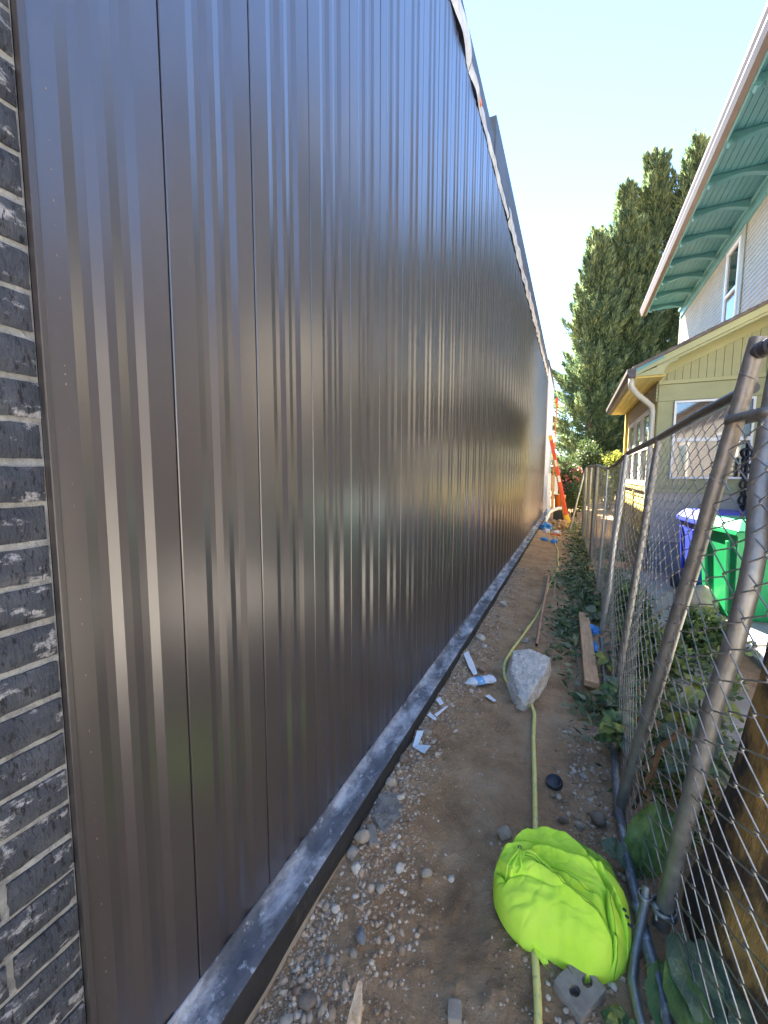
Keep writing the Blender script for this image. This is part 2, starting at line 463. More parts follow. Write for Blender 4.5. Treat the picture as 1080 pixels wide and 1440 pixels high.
def gz(x, y):
    h = -1.40
    near = 1.0 - sstep(4, 14, y)
    wall = 1.0 - sstep(-0.70, -0.25, x)
    h += 0.055 * wall * sstep(0.8, 2.2, y)
    h -= 0.02 * (1 - sstep(-0.75, -0.35, x)) * (1 - sstep(0.6, 1.1, y))
    h -= 0.022 * math.exp(-((x + 0.30) / 0.13) ** 2) * (1 - sstep(1.2, 2.0, y))
    h += 0.03 * sstep(0.10, 0.34, x) * (1 - sstep(0.5, 0.8, x))
    if y < 16 and -0.9 < x < 2.6:
        p = Vector((x, y, 0.3))
        h += 0.022 * noise.noise(p * 2.1) + 0.012 * noise.noise(p * 6.0)
        if x < 0.7 and y < 8:
            k = 0.6 + 0.4 * noise.noise(p * 3.3 + Vector((7, 1, 0)))
            h += near * k * (0.012 * noise.noise(p * 13) + 0.008 * noise.noise(p * 29) + 0.005 * noise.noise(p * 47))
            c = noise.noise(p * 26 + Vector((3, 9, 2)))
            h += near * 0.022 * max(0, c - 0.2)
    return h


def grid_axis(spec):
    out = []
    for a, b, st in spec:
        n = max(1, int(round((b - a) / st)))
        out += [a + (b - a) * i / n for i in range(n)]
    out.append(spec[-1][1])
    return out


gx = grid_axis([(-400, -100, 100), (-100, -10, 30), (-10, -0.9, 1.5), (-0.9, 0.45, 0.0105), (0.45, 0.9, 0.03), (0.9, 2.8, 0.12), (2.8, 10, 1.2), (10, 100, 30), (100, 400, 100)])
gy = grid_axis([(-400, -40, 90), (-40, -1, 6), (-1, 0.4, 0.1), (0.4, 3.2, 0.0115), (3.2, 5, 0.025), (5, 9, 0.06), (9, 17, 0.16), (17, 40, 3), (40, 120, 20), (120, 800, 170)])
V = np.array([(x, y, gz(x, y)) for y in gy for x in gx])
nx = len(gx)
ii, jj = np.meshgrid(np.arange(nx - 1), np.arange(len(gy) - 1))
a_ = (jj * nx + ii).ravel()
F = np.stack([a_, a_ + 1, a_ + 1 + nx, a_ + nx], 1)
np_mesh('ground', V, F, m_soil, smooth=True, kind='structure')

# concrete walk in the yard
b = MB()
poly = [(0.66, 2.1), (1.02, 2.1), (1.06, 4.5), (2.35, 4.75), (2.35, 6.66), (0.60, 6.66), (0.62, 4.5)]
b.prism(poly, -1.46, -1.362, axis='z')
b.build('yard_path', m_path, kind='structure', bevel=0.012)
MB().box((1.30, -12.0, -1.47), (3.46, 4.70, -1.358)).build('added_slab', m_slab, kind='structure', bevel=0.012)  # grey slab added to take orange out of the metal wall's reflections

# ------------------------------------------------------------------ metal clad building
WX = -0.78
bld = empty('metal_clad_building', (WX, 0.38, -1.3), 'long building wall clad in dark brown ribbed metal panels along the alley', 'building')
P0, PITCH, NP = 0.618, 0.2545, 50
PROF = [(0.0006, -0.011), (0.0009, -0.002), (0.0025, 0.0), (0.063, 0), (0.0845, -0.0052), (0.101, -0.0052), (0.1195, 0), (0.137, 0), (0.1585, -0.0052), (0.175, -0.0052),
        (0.1935, 0), (0.2500, 0), (0.2512, -0.002), (0.2515, -0.011)]


def panel_mesh(prof, z0=-1.285, z1=2.785):
    n = len(prof)
    vs, fs = [], []
    zs = [z0, -0.6, 0.2, 1.0, 1.9, z1]
    for z in zs:
        vs += [(dx, y, z) for (y, dx) in prof]
    for k in range(len(zs) - 1):
        for i in range(n - 1):
            fs.append((k * n + i, k * n + i + 1, (k + 1) * n + i + 1, (k + 1) * n + i))
    me = bpy.data.meshes.new('panel')
    me.from_pydata(vs, [], fs)
    me.materials.append(m_metal)
    return me


def place(me, name, loc, parent, rot=None):
    o = link_mesh(name, me, parent, inv=False)
    o.location = Vector(loc) - Vector(parent.location)
    if rot: o.rotation_euler = rot
    return o


pm = panel_mesh(PROF)
for k in range(NP):
    o = place(pm, 'panel', (WX + random.uniform(-0.0006, 0.0006), P0 + PITCH * k, 0), bld)
    o.rotation_euler = (0, 0, random.uniform(-0.0022, 0.0022))
pm0 = panel_mesh([(0.018, -0.011), (0.018, 0)] + PROF[3:])
place(pm0, 'panel', (WX, P0 - PITCH, 0), bld)
YE = P0 + PITCH * NP
b = MB().box((WX - 0.34, 0.40, -1.30), (WX - 0.014, YE, 2.9))
b.build('backing', m_dark, bld)
b = MB().box((WX - 0.012, 0.3765, -1.30), (WX + 0.0040, 0.3885, 2.79))
b.build('corner_trim', m_trim, bld, bevel=0.002)
b = MB()
z = 0.60
while z > -1.15:
    if random.random() < 0.55:
        s = random.uniform(0.001, 0.0045)
        b.box((WX + 0.0003, 0.4085, z), (WX + 0.0012, 0.4085 + random.uniform(0.0007, 0.0016), z + s))
    z -= random.uniform(0.012, 0.05)
b.build('adhesive_residue', m_greyw, bld, kind='stuff')
# torn wrap strip above the panels
for (ya, yb_, za, zb, dx) in ((0.2, 3.05, 2.79, 2.975, 0.012), (3.07, 4.9, 2.80, 2.90, 0.004), (4.92, 7.2, 2.785, 2.955, 0.010), (7.22, 9.6, 2.79, 2.99, 0.012), (9.62, YE, 2.785, 2.96, 0.010)):
    n = max(8, int((yb_ - ya) / 0.05))
    vs, fs = [], []
    for i in range(n + 1):
        y = ya + (yb_ - ya) * i / n
        for j in range(5):
            t = j / 4
            zz = za + (zb - za) * t + (0.03 * noise.noise(Vector((y * 3, 4, 0))) if j in (0,) else 0) + (0.02 * noise.noise(Vector((y * 5, 9, 0))) if j == 4 else 0)
            vs.append((WX + dx + 0.022 * noise.noise(Vector((y * 4.5, zz * 9, 1))) + 0.012 * math.sin(t * 3.1), y, zz))
    for i in range(n):
        for j in range(4):
            fs.append((i * 5 + j, (i + 1) * 5 + j, (i + 1) * 5 + j + 1, i * 5 + j + 1))
    MB().add(vs, fs).build('house_wrap', m_wrap, bld, smooth=True)
# parapet
b = MB().box((WX - 0.30, 0.2, 2.94), (WX - 0.006, 4.10, 3.085))
b.build('parapet_board', m_coping, bld, bevel=0.004)
b = MB().box((WX - 0.30, 4.105, 2.93), (WX + 0.004, YE, 3.285))
b.build('parapet_board', m_coping, bld, bevel=0.004)
for (y, c) in ((3.35, m_oran2), (6.2, m_oran2), (6.5, m_dark), (9.0, m_dark), (9.9, m_dark)):
    MB().box((WX + 0.0, y, 2.82), (WX + 0.02, y + 0.06, 2.86)).build('fastener_tab', c, bld, bevel=0.004)
# unclad white end
b = MB()
for i in range(4):
    y0 = YE + 0.012 + i * 1.05
    b = MB().box((WX - 0.30, y0, -1.30), (WX - 0.012 - 0.004 * (i % 2), y0 + 1.045, 3.29 + 0.02 * (i % 2)))
    b.build('sheathing_sheet', m_sheath, bld, bevel=0.004)
MB().box((WX - 0.02, YE + 0.002, -1.3), (WX + 0.014, YE + 0.05, 2.8)).build('edge_trim', m_white, bld)
MB().box((WX - 0.30, YE + 0.01, 3.315), (WX + 0.012, YE + 4.2, 3.40)).build('parapet_board', m_coping, bld)
# dark roof slab closing the building
MB().box((-14, 0.4, 2.6), (WX - 0.31, YE + 4.2, 2.9)).build('roof', m_coping, bld)
MB().box((-14, YE + 4.0, -1.4), (WX - 0.31, YE + 4.2, 2.6)).build('back_wall', m_conc, bld)

# footing curb
curb = empty('footing_curb', (WX + 0.05, 0.2, -1.4), 'low black membrane covered footing curb along the base of the metal wall', 'curb')
ys = grid_axis([(0.15, 4, 0.02), (4, 17.4, 0.15)])


def strip(prof, name, mat, amp):
    n = len(prof)
    vs, fs = [], []
    for y in ys:
        for j, (x, z, w) in enumerate(prof):
            q = Vector((y * 6, j * 1.7, 0.5))
            vs.append((x + amp * w * noise.noise(q), y, z + amp * w * noise.noise(q + Vector((5, 5, 5))) + amp * 1.5 * w * noise.noise(Vector((y * 1.1, j, 3)))))
    for i in range(len(ys) - 1):
        for j in range(n - 1):
            fs.append((i * n + j, i * n + j + 1, (i + 1) * n + j + 1, (i + 1) * n + j))
    return MB().add(vs, fs).build(name, mat, curb, smooth=True, autos=50)


strip([(-0.7815, -1.246, 0.0), (-0.7765, -1.2465, 0.0), (-0.7740, -1.255, 0.15), (-0.764, -1.265, 0.5), (-0.745, -1.27, 1), (-0.715, -1.271, 1), (-0.692, -1.272, 0.5), (-0.686, -1.276, 0.3)], 'membrane_top', m_memb_top, 0.0018)
strip([(-0.686, -1.276, 0.3), (-0.683, -1.30, 0.6), (-0.684, -1.34, 0.6), (-0.686, -1.372, 2.2), (-0.694, -1.374, 0.6)], 'membrane_face', m_memb, 0.003)
MB().box((-0.84, 0.15, -1.60), (-0.692, 17.4, -1.285)).build('concrete_base', m_conc, curb)

# ------------------------------------------------------------------ brick return at the left
bw = empty('brick_wall', (-0.80, 0.2, -1.4), 'charcoal brick wall with pale mortar left of the metal panels', 'wall')
MB().box((-1.05, -0.35, -1.6), (-0.7915, 0.3755, 2.79)).build('mortar', m_mortar, bw)


def brick_mesh(L, H, seed):
    nl, nh = max(3, int(L / 0.012)), 5
    vs, fs = [], []
    rr = random.Random(seed)
    for j in range(nh + 1):
        for i in range(nl + 1):
            y, zz = L * i / nl, H * j / nh
            e = (i in (0, nl)) or (j in (0, nh))
            q = Vector((y * 60 + seed * 7.1, zz * 60, seed))
            x = 0.0016 * noise.noise(q) + (-0.0045 if e else 0)
            yy = y + (0.0020 * noise.noise(q + Vector((3, 1, 1))) if e else 0)
            z2 = zz + (0.0024 * noise.noise(q + Vector((8, 1, 1))) if e else 0)
            vs.append((x, yy, z2))
    for j in range(nh):
        for i in range(nl):
            a = j * (nl + 1) + i
            fs.append((a, a + 1, a + nl + 2, a + nl + 1))
    ring = [i for i in range(nl + 1)] + [j * (nl + 1) + nl for j in range(1, nh + 1)] + [nh * (nl + 1) + i for i in range(nl - 1, -1, -1)] + [j * (nl + 1) for j in range(nh - 1, 0, -1)]
    b0 = len(vs)
    vs += [(-0.06, vs[i][1], vs[i][2]) for i in ring]
    for k in range(len(ring)):
        k2 = (k + 1) % len(ring)
        fs.append((ring[k2], ring[k], b0 + k, b0 + k2))
    me = bpy.data.meshes.new('brick')
    me.from_pydata(vs, [], fs)
    me.materials.append(m_brick)
    me.polygons.foreach_set('use_smooth', [True] * len(me.polygons))
    me.set_sharp_from_angle(angle=math.radians(55))
    return me


full = [brick_mesh(0.193, 0.0555, s) for s in range(5)]
half = [brick_mesh(0.0925, 0.0555, s + 20) for s in range(4)]
CP = 0.0664
c = 0
zc = 0.148 + 0.005 - CP * 24
while zc < 2.72:
    y = 0.3725
    first = True
    while y > -0.25:
        if first and c % 2:
            me, L = random.choice(half), 0.0925
        else:
            me, L = random.choice(full), 0.193
        o = place(me, 'brick', (-0.7835 + random.uniform(-0.0022, 0.0022), y - L + random.uniform(-0.0015, 0.0015), zc + random.uniform(-0.001, 0.001)), bw)
        o.rotation_euler = (random.uniform(-0.012, 0.012), 0, random.uniform(-0.01, 0.01))
        y -= L + 0.0105
        first = False
    zc += CP
    c += 1

# ------------------------------------------------------------------ chain link fence
FN = [(-0.4, 0.50, -1.36, 0.60, 0.26), (0.5, 0.42, -1.37, 0.52, 0.24), (1.0, 0.355, -1.37, 0.455, 0.20), (1.37, 0.305, -1.37, 0.455, 0.17), (1.62, 0.262, -1.37, 0.45, 0.20),
      (1.8, 0.245, -1.37, 0.452, 0.22), (2.8, 0.30, -1.37, 0.443, 0.18), (3.88, 0.29, -1.37, 0.405, 0.145), (4.6, 0.30, -1.37, 0.39, 0.07), (5.6, 0.32, -1.37, 0.375, 0.035), (7.1, 0.315, -1.37, 0.343, 0.11),
      (9.3, 0.27, -1.37, 0.255, 0.12), (11.0, 0.28, -1.37, 0.285, 0.115)]


def fpt(y, t):
    for i in range(len(FN) - 1):
        a, b2 = FN[i], FN[i + 1]
        if y <= b2[0] or i == len(FN) - 2:
            k = (y - a[0]) / (b2[0] - a[0])
            k = min(1.0, max(0.0, k))
            q = [a[j] + (b2[j] - a[j]) * k for j in range(1, 5)]
            return Vector((q[0] + (q[2] - q[0]) * t, y, q[1] + (q[3] - q[1]) * t))


fence = empty('chain_link_fence', (0.29, 1.8, -1.4), 'leaning galvanised chain link fence with crooked posts running along the dirt alley', 'fence')


def chain(y0, y1, pitch, r, n, belly, tmax=1.0, tmin=0.0, seed=0):
    """woven wires: each a zigzag hooked round its neighbours"""
    mb = MB()
    nw = int((y1 - y0) / pitch)
    H = 1.56 * (tmax - tmin)
    rows = int(H / (pitch / 2))
    for i in range(nw):
        pts = []
        for j in range(rows + 1):
            sgn = 1 if (i + j) % 2 == 0 else -1
            y = y0 + pitch * (i + 0.5 + 0.5 * sgn)
            for s in (-1, 1):
                t = tmin + (tmax - tmin) * (j + 0.10 * s) / rows
                t = min(tmax, max(tmin, t))
                q = Vector((y * 1.3 + seed, t * 2.2, seed))
                yy = y + (0.012 if s == sgn else -0.0) * 0 + 0.012 * noise.noise(q * 1.5) + sgn * 0.0025
                p = fpt(yy, t)
                w = s * sgn * r * 1.1 + belly * math.sin(math.pi * t) * (0.5 + noise.noise(q)) + 0.012 * noise.noise(q * 2.2)
                pts.append(p + Vector((-w, 0, 0)))
        mb.tube(pts, r, n, cap=False)
    return mb


chain(-0.25, 1.62, 0.082, 0.0021, 6, 0.045, seed=3).build('chain_mesh', m_wire, fence, smooth=True, kind='stuff')
chain(1.62, 3.9, 0.068, 0.0019, 5, 0.03, seed=3).build('chain_mesh', m_wire, fence, smooth=True, kind='stuff')
chain(3.9, 11.0, 0.068, 0.0018, 4, 0.012, seed=8).build('chain_mesh', m_wire, fence, smooth=True, kind='stuff')


def pipe(name, pts, r, mat, n=16, parent=fence, hollow=False):
    b2 = MB().tube(pts, r, n)
    return b2.build(name, mat, parent, smooth=True, autos=50)


def jit(a, b2, k, amp, sd):
    a, b2 = Vector(a), Vector(b2)
    return [a.lerp(b2, i / k) + Vector((amp * noise.noise(Vector((i * 0.7, sd, 1))), amp * noise.noise(Vector((i * 0.7, sd, 5))), 0)) for i in range(k + 1)]


pipe('post', jit((0.222, 1.81, -1.46), (0.472, 1.548, 0.395), 8, 0.004, 1), 0.0228, m_galv, 20)
pipe('post', [(0.291, 1.365, -1.50), (0.303, 1.352, -1.34), (0.333, 1.30, -0.92), (0.368, 1.305, -0.62), (0.392, 1.285, -0.44), (0.412, 1.282, -0.28), (0.426, 1.30, -0.18), (0.447, 1.385, -0.03), (0.468, 1.42, 0.15), (0.488, 1.44, 0.33)], 0.0228, m_galv, 20)
pipe('post', jit((0.296, 2.80, -1.46), (0.443, 2.80, 0.205), 6, 0.004, 3), 0.0195, m_galv)
pipe('post', jit((0.288, 3.88, -1.46), (0.400, 3.88, 0.175), 7, 0.014, 4), 0.0195, m_galv_b)
pipe('post', jit((0.335, 4.32, -1.46), (0.425, 4.45, 0.17), 6, 0.004, 5), 0.021, m_galv)
pipe('post', jit((0.335, 5.39, -1.46), (0.372, 5.39, 0.06), 5, 0.004, 6), 0.012, m_galv_b)
pipe('post', jit((0.316, 7.09, -1.46), (0.343, 7.09, 0.14), 5, 0.004, 7), 0.030, m_galv)
pipe('post', jit((0.29, 8.2, -1.46), (0.30, 8.2, 0.12), 5, 0.004, 8), 0.02, m_galv_b)
pipe('post', jit((0.262, 9.3, -1.46), (0.248, 9.3, 0.13), 5, 0.004, 9), 0.025, m_galv_b)
pipe('post', jit((0.28, 10.95, -1.46), (0.285, 10.95, 0.13), 5, 0.004, 10), 0.028, m_galv)
pipe('top_rail', [(0.468, 1.56, 0.255)] + [fpt(y, 1.0) + Vector((0, 0, 0.028)) for y in (2.0, 2.4, 2.8, 3.3, 3.88, 4.2, 4.6, 5.1, 5.6, 6.2, 7.1, 8.2, 9.3, 11.0)], 0.0185, m_rail, 14)
pipe('top_rail', [(0.462, 1.565, 0.352), (0.50, 1.45, 0.356), (0.62, 0.9, 0.37), (0.8, 0.1, 0.39)], 0.0205, m_rail, 18)
b = MB()
for y in (1.525, 1.49):
    k = (1.565 - y) / (1.565 - 0.9)
    c0 = Vector((0.462 + 0.158 * k, y, 0.352 + 0.018 * k))
    d = Vector((0.158, -0.665, 0.018)).normalized()
    b.tube([c0 - d * 0.005, c0 + d * 0.005], 0.0235, 18)
b.build('rail_end_cup', m_rail, fence, smooth=True, autos=40)
pipe('bottom_rail', [(0.28, 3.75, -1.37), (0.272, 3.4, -1.375), (0.257, 3.08, -1.365), (0.25, 2.6, -1.37), (0.245, 2.13, -1.362), (0.228, 1.80, -1.352), (0.238, 1.508, -1.352), (0.251, 1.302, -1.348), (0.272, 1.10, -1.342), (0.30, 0.8, -1.35), (0.34, 0.4, -1.36)], 0.017, m_rail2, 14)
# clamp, short pipe and strap
pipe('stub_pipe', [(0.262, 1.37, -1.262), (0.256, 1.345, -1.30), (0.222, 1.24, -1.36), (0.208, 1.17, -1.372), (0.212, 1.10, -1.365), (0.226, 1.0, -1.36)], 0.0125, m_galv, 12)
b = MB()
for (cx, cy, r, zz) in ((0.259, 1.360, 0.0150, -1.290), (0.305, 1.349, 0.0295, -1.296)):
    k_ = 24
    vs = []
    for (rr2, zo) in ((r, -0.011), (r + 0.005, -0.011), (r + 0.005, 0.011), (r, 0.011)):
        vs += [(cx + rr2 * math.cos(2 * math.pi * q / k_), cy + rr2 * math.sin(2 * math.pi * q / k_), zz + zo) for q in range(k_)]
    fs = []
    for l_ in range(4):
        l2 = (l_ + 1) % 4
        for q in range(k_):
            q2 = (q + 1) % k_
            fs.append((l_ * k_ + q, l_ * k_ + q2, l2 * k_ + q2, l2 * k_ + q))
    b.add(vs, fs)
b.tube([(0.271, 1.346, -1.288), (0.283, 1.335, -1.285), (0.29, 1.333, -1.288)], 0.008, 6)
b.tube([(0.283, 1.352, -1.286), (0.282, 1.31, -1.305)], 0.0045, 6)
b.build('pipe_clamp', m_galv, fence, smooth=True)
b = MB()
A = Vector((0.443, 1.578, 0.165))
Bp = Vector((0.470, 1.425, 0.165))
d = (Bp - A).normalized()
s = Vector((d.y, -d.x, 0))
loop = []
for k in range(13):
    a = math.pi / 2 + math.pi * k / 12
    loop.append(A + (d * math.cos(a) + s * math.sin(a)) * 0.0295)
for k in range(13):
    a = -math.pi / 2 + math.pi * k / 12
    loop.append(Bp + (d * math.cos(a) + s * math.sin(a)) * 0.031)
n = len(loop)
vs = []
for p in loop:
    vs += [p + Vector((0, 0, -0.012)), p + Vector((0, 0, 0.012))]
b.add(vs, [(2 * i, 2 * ((i + 1) % n), 2 * ((i + 1) % n) + 1, 2 * i + 1) for i in range(n)])
o = b.build('strap', m_galv, fence, smooth=True, autos=40)
md = o.modifiers.new('thick', 'SOLIDIFY')
md.thickness = 0.003
b = MB().tube([(0.448, 1.53, 0.165), (0.425, 1.52, 0.165)], 0.007, 6)
b.build('strap_bolt', m_galv_b, fence)
# wire ties looped round the big posts
for (pa, pb, r, ts) in (((0.222, 1.81, -1.46), (0.472, 1.548, 0.395), 0.0245, (0.30, 0.42, 0.55, 0.66, 0.78, 0.88, 0.945)),):
    pa, pb = Vector(pa), Vector(pb)
    ax = (pb - pa).normalized()
    for t in ts:
        c0 = pa.lerp(pb, t)
        e1 = ax.orthogonal().normalized()
        e2 = ax.cross(e1)
        ring = [c0 + (e1 * math.cos(q) + e2 * math.sin(q)) * r + ax * 0.012 * math.sin(q) for q in [2 * math.pi * k / 18 for k in range(19)]]
        MB().tube(ring, 0.0014, 5, cap=False).build('wire_tie', m_wire, fence, smooth=True)
b = MB().tube([(0.0, 11.05, -1.41), (0.14, 11.05, -0.64), (0.277, 11.05, 0.118)], 0.016, 8)
tag(b.build('white_pole', m_pvc, None, smooth=True), 'thin white pole leaning on the far end of the chain link fence', 'pole')

# ------------------------------------------------------------------ house
hs = empty('house', (2.4, 6.7, -1.4), 'two storey house with teal eaves, cream siding and an olive green lower wing', 'house')
GYE = 13.1
UX = 2.41
# upper walls
MB().box((UX, 4.4, -1.45), (UX + 7, 13.28, 4.30)).build('upper_wall', m_greige, hs)


def siding(xf, y0, y1, z0, z1, lap, mat, name):
    poly = []
    z = z0
    vs, fs = [], []
    while z < z1 - 1e-4:
        zz = min(z + lap, z1)
        i = len(vs)
        for y in (y0, y1):
            vs += [(xf - 0.014, y, z), (xf - 0.003, y, zz), (xf + 0.0, y, z)]
        fs += [(i, i + 3, i + 4, i + 1), (i + 2, i + 5, i + 3, i)]
        z = zz
    return MB().add(vs, fs).build(name, mat, hs, kind='stuff')


siding(UX - 0.003, 4.4, 13.2, 2.0, 4.06, 0.076, m_cream, 'siding')
siding(UX - 0.003, 4.4, 6.6, -1.3, 1.97, 0.076, m_cream, 'siding')
MB().box((UX - 0.03, 13.2, 1.5), (UX + 0.12, 13.31, 4.06)).build('corner_board', m_greytrim, hs, bevel=0.003)
MB().box((UX - 0.028, 4.4, 4.06), (UX, 13.29, 4.30)).build('frieze_board', m_teal2, hs, bevel=0.003)
MB().box((UX - 0.075, 4.4, 4.245), (UX - 0.03, 13.29, 4.30)).build('soffit_moulding', m_teal2, hs, bevel=0.006)
MB().box((UX - 0.045, 4.4, 4.075), (UX - 0.03, 13.29, 4.10)).build('frieze_moulding', m_teal2, hs)
# soffit boards, each its own piece
nb = 10
x0, x1 = 1.60, UX - 0.03
w = (x1 - x0) / nb
for k in range(nb):
    MB().box((x0 + k * w + 0.003, 4.4, 4.302 + 0.002 * (k % 2)), (x0 + (k + 1) * w - 0.003, GYE, 4.330)).build('soffit_board', m_teal, hs)
MB().box((1.58, 4.4, 4.332), (UX + 3, GYE, 4.36)).build('roof_deck', m_teal, hs)
MB().prism([(1.52, 4.37), (UX + 3.2, 6.1), (UX + 3.2, 6.2), (1.50, 4.46)], 4.4, GYE + 0.05).build('roof', m_shingle, hs)
MB().prism([(1.60, 4.362), (UX + 3.0, 4.362), (UX + 3.0, 5.9)], GYE - 0.05, GYE).build('roof_gable', m_teal2, hs)
MB().box((1.575, 4.4, 4.20), (1.60, GYE, 4.36)).build('fascia', m_teal2, hs)
# K style gutter
pf = [(1.572, 4.205), (1.572, 4.36), (1.556, 4.36), (1.556, 4.222), (1.512, 4.222), (1.486, 4.262), (1.486, 4.30), (1.466, 4.33), (1.466, 4.356), (1.476, 4.356), (1.476, 4.372), (1.448, 4.372), (1.448, 4.325), (1.470, 4.292), (1.470, 4.256), (1.502, 4.205)]
MB().prism(pf, 4.4, GYE + 0.04).build('gutter', m_gutter, hs)
MB().prism([(1.572, 4.205), (1.572, 4.36), (1.45, 4.37), (1.45, 4.325), (1.47, 4.29), (1.47, 4.256), (1.502, 4.205)], GYE + 0.04, GYE + 0.046).build('gutter_end', m_gutter, hs)
# arched rafter brackets
prof = []
N_ = 14
for i in range(N_ + 1):
    t = i / N_
    x = 1.615 + t * (UX - 0.078 - 1.615)
    zb = 4.300 - 0.055 - 0.10 * abs(t - 0.52) ** 1.6 * 2.6
    prof.append((x, zb))
poly = [(1.615, 4.299)] + [(1.605, 4.27), (1.60, 4.23), (1.607, 4.185), (1.63, 4.16), (1.665, 4.165), (1.685, 4.195), (1.69, 4.215)] + prof[2:] + [(UX - 0.078, 4.299)]
b = MB().prism(poly, -0.045, 0.045)
b.box((1.585, -0.058, 4.195), (1.66, 0.058, 4.262))
bob = b.build('eave_bracket', m_teal, hs, bevel=0.006)
bme = bob.data
bpy.data.objects.remove(bob)
for k in range(10):
    y = 12.75 - k * 0.835
    o = link_mesh('eave_bracket', bme, hs)
    o.location = (0, y, 0)


def window(name, x, y0, y1, z0, z1, fw, mid=True, axis='x', frame_mat=m_white, out=-1, sill=False):
    """axis x: window in a plane of constant x facing -X; axis y: constant y facing -Y"""
    def bx(mb, a0, a1, zz0, zz1, d0, d1):
        if axis == 'x':
            mb.box((x - d1, a0, zz0), (x - d0, a1, zz1))
        else:
            mb.box((a0, x - d1, zz0), (a1, x - d0, zz1))
    root = MB()
    bx(root, y0, y0 + fw, z0, z1, 0.0, 0.035)
    bx(root, y1 - fw, y1, z0, z1, 0.0, 0.035)
    bx(root, y0 + fw, y1 - fw, z1 - fw, z1, 0.0, 0.035)
    bx(root, y0 + fw, y1 - fw, z0, z0 + fw, 0.0, 0.035)
    fr = root.build(name, frame_mat, hs, bevel=0.004)
    g = MB()
    bx(g, y0 + fw - 0.004, y1 - fw + 0.004, z0 + fw - 0.004, z1 - fw + 0.004, 0.003, 0.010)
    link_sub(g.build('pane', m_glass), fr)
    if mid:
        zm = z0 + (z1 - z0) * 0.5
        s_ = MB()
        bx(s_, y0 + fw, y1 - fw, zm - 0.025, zm + 0.025, 0.011, 0.032)
        link_sub(s_.build('sash_rail', frame_mat, None, bevel=0.003), fr)
    return fr


def link_sub(o, part):
    o.parent = part
    o.matrix_parent_inverse = part.matrix_world.inverted() if False else Matrix.Identity(4)
    # parts carry world coordinates through their own parent inverse
    return o


window('upper_window', UX - 0.018, 8.95, 9.62, 2.40, 3.96, 0.055)
MB().box((UX - 0.035, 8.80, 2.2), (UX - 0.0175, 8.945, 4.055)).build('window_casing', m_greytrim, hs, bevel=0.003)
MB().box((UX - 0.035, 9.625, 2.2), (UX - 0.0175, 9.78, 4.055)).build('window_casing', m_greytrim, hs, bevel=0.003)
MB().box((UX - 0.035, 8.95, 3.965), (UX - 0.0175, 9.62, 4.055)).build('window_casing', m_greytrim, hs, bevel=0.003)
window('lower_window', UX - 0.018, 5.0, 6.0, -0.2, 1.2, 0.06)

# ---- lower wing
FY = 6.70          # wing front face
CX = 1.02          # wing corner
BY = 9.95          # wing back
wing = MB().box((CX + 0.002, FY + 0.002, -1.45), (UX - 0.02, BY, 1.27))
wing.build('wing_core', m_olive, hs)
sl = 0.475


def rz(x):         # underside of the wing roof
    return 1.33 + (x - 0.70) * sl


# front skin: band courses
MB().box((CX - 0.004, FY - 0.016, 0.99), (UX + 0.5, FY, 1.205)).build('header_board', m_olive, hs, bevel=0.003)
MB().box((CX - 0.012, FY - 0.034, 1.21), (UX + 0.5, FY, 1.262)).build('band_board', m_olive2, hs, bevel=0.004)
for i in range(5):
    MB().box((CX - 0.03, FY + 0.004, 1.00 + i * 0.045), (CX - 0.006, FY + 0.03, 1.03 + i * 0.045)).build('cornice_tooth', m_olive2, hs)
MB().box((CX - 0.004, FY - 0.012, -0.20), (1.195, FY, 0.985)).build('pier_board', m_olive, hs, bevel=0.003)
MB().box((2.06, FY - 0.012, -0.20), (UX + 0.5, FY, 0.985)).build('pier_board', m_olive, hs, bevel=0.003)
MB().box((1.197, FY - 0.012, -0.20), (2.058, FY, -0.06)).build('pier_board', m_olive, hs, bevel=0.003)
MB().box((CX - 0.008, FY - 0.03, -0.245), (UX + 0.5, FY, -0.203)).build('water_table', m_olive2, hs, bevel=0.004)
for i in range(6):
    z0 = -0.93 + i * 0.114
    MB().prism([(FY - 0.014, z0 + 0.002), (FY - 0.004, z0 + 0.112), (FY + 0.01, z0 + 0.112), (FY + 0.01, z0 + 0.002)], CX - 0.004, UX + 0.5, axis='x').build('siding_board', m_greige, hs)
MB().box((CX + 0.01, FY + 0.0, -1.50), (UX + 0.5, FY + 0.3, -0.932)).build('foundation', m_found, hs)
# gable boards under the rake
k = 0
x = 1.10
while x < 2.35:
    xa, xb = x + 0.0025, x + 0.083
    ta = rz(xa) - 0.16
    tb = rz(xb) - 0.16
    if ta > 1.275:
        MB().prism([(xa, 1.265), (xb, 1.265), (xb, tb), (xa, ta)], FY - 0.016, FY).build('gable_board', m_olive, hs)
    x += 0.0855
MB().prism([(1.02, 1.262), (2.6, 1.262), (2.6, rz(2.6)), (1.02, rz(1.02))], FY + 0.002, BY).build('gable_core', m_olive, hs)
MB().prism([(1.1, rz(1.1) - 0.165), (2.5, rz(2.5) - 0.165), (2.5, rz(2.5) - 0.02), (0.98, rz(0.98) - 0.02), (0.98, 1.262), (1.06, 1.262)], FY - 0.03, FY - 0.0165).build('rake_frieze', m_olive2, hs, bevel=0.003)
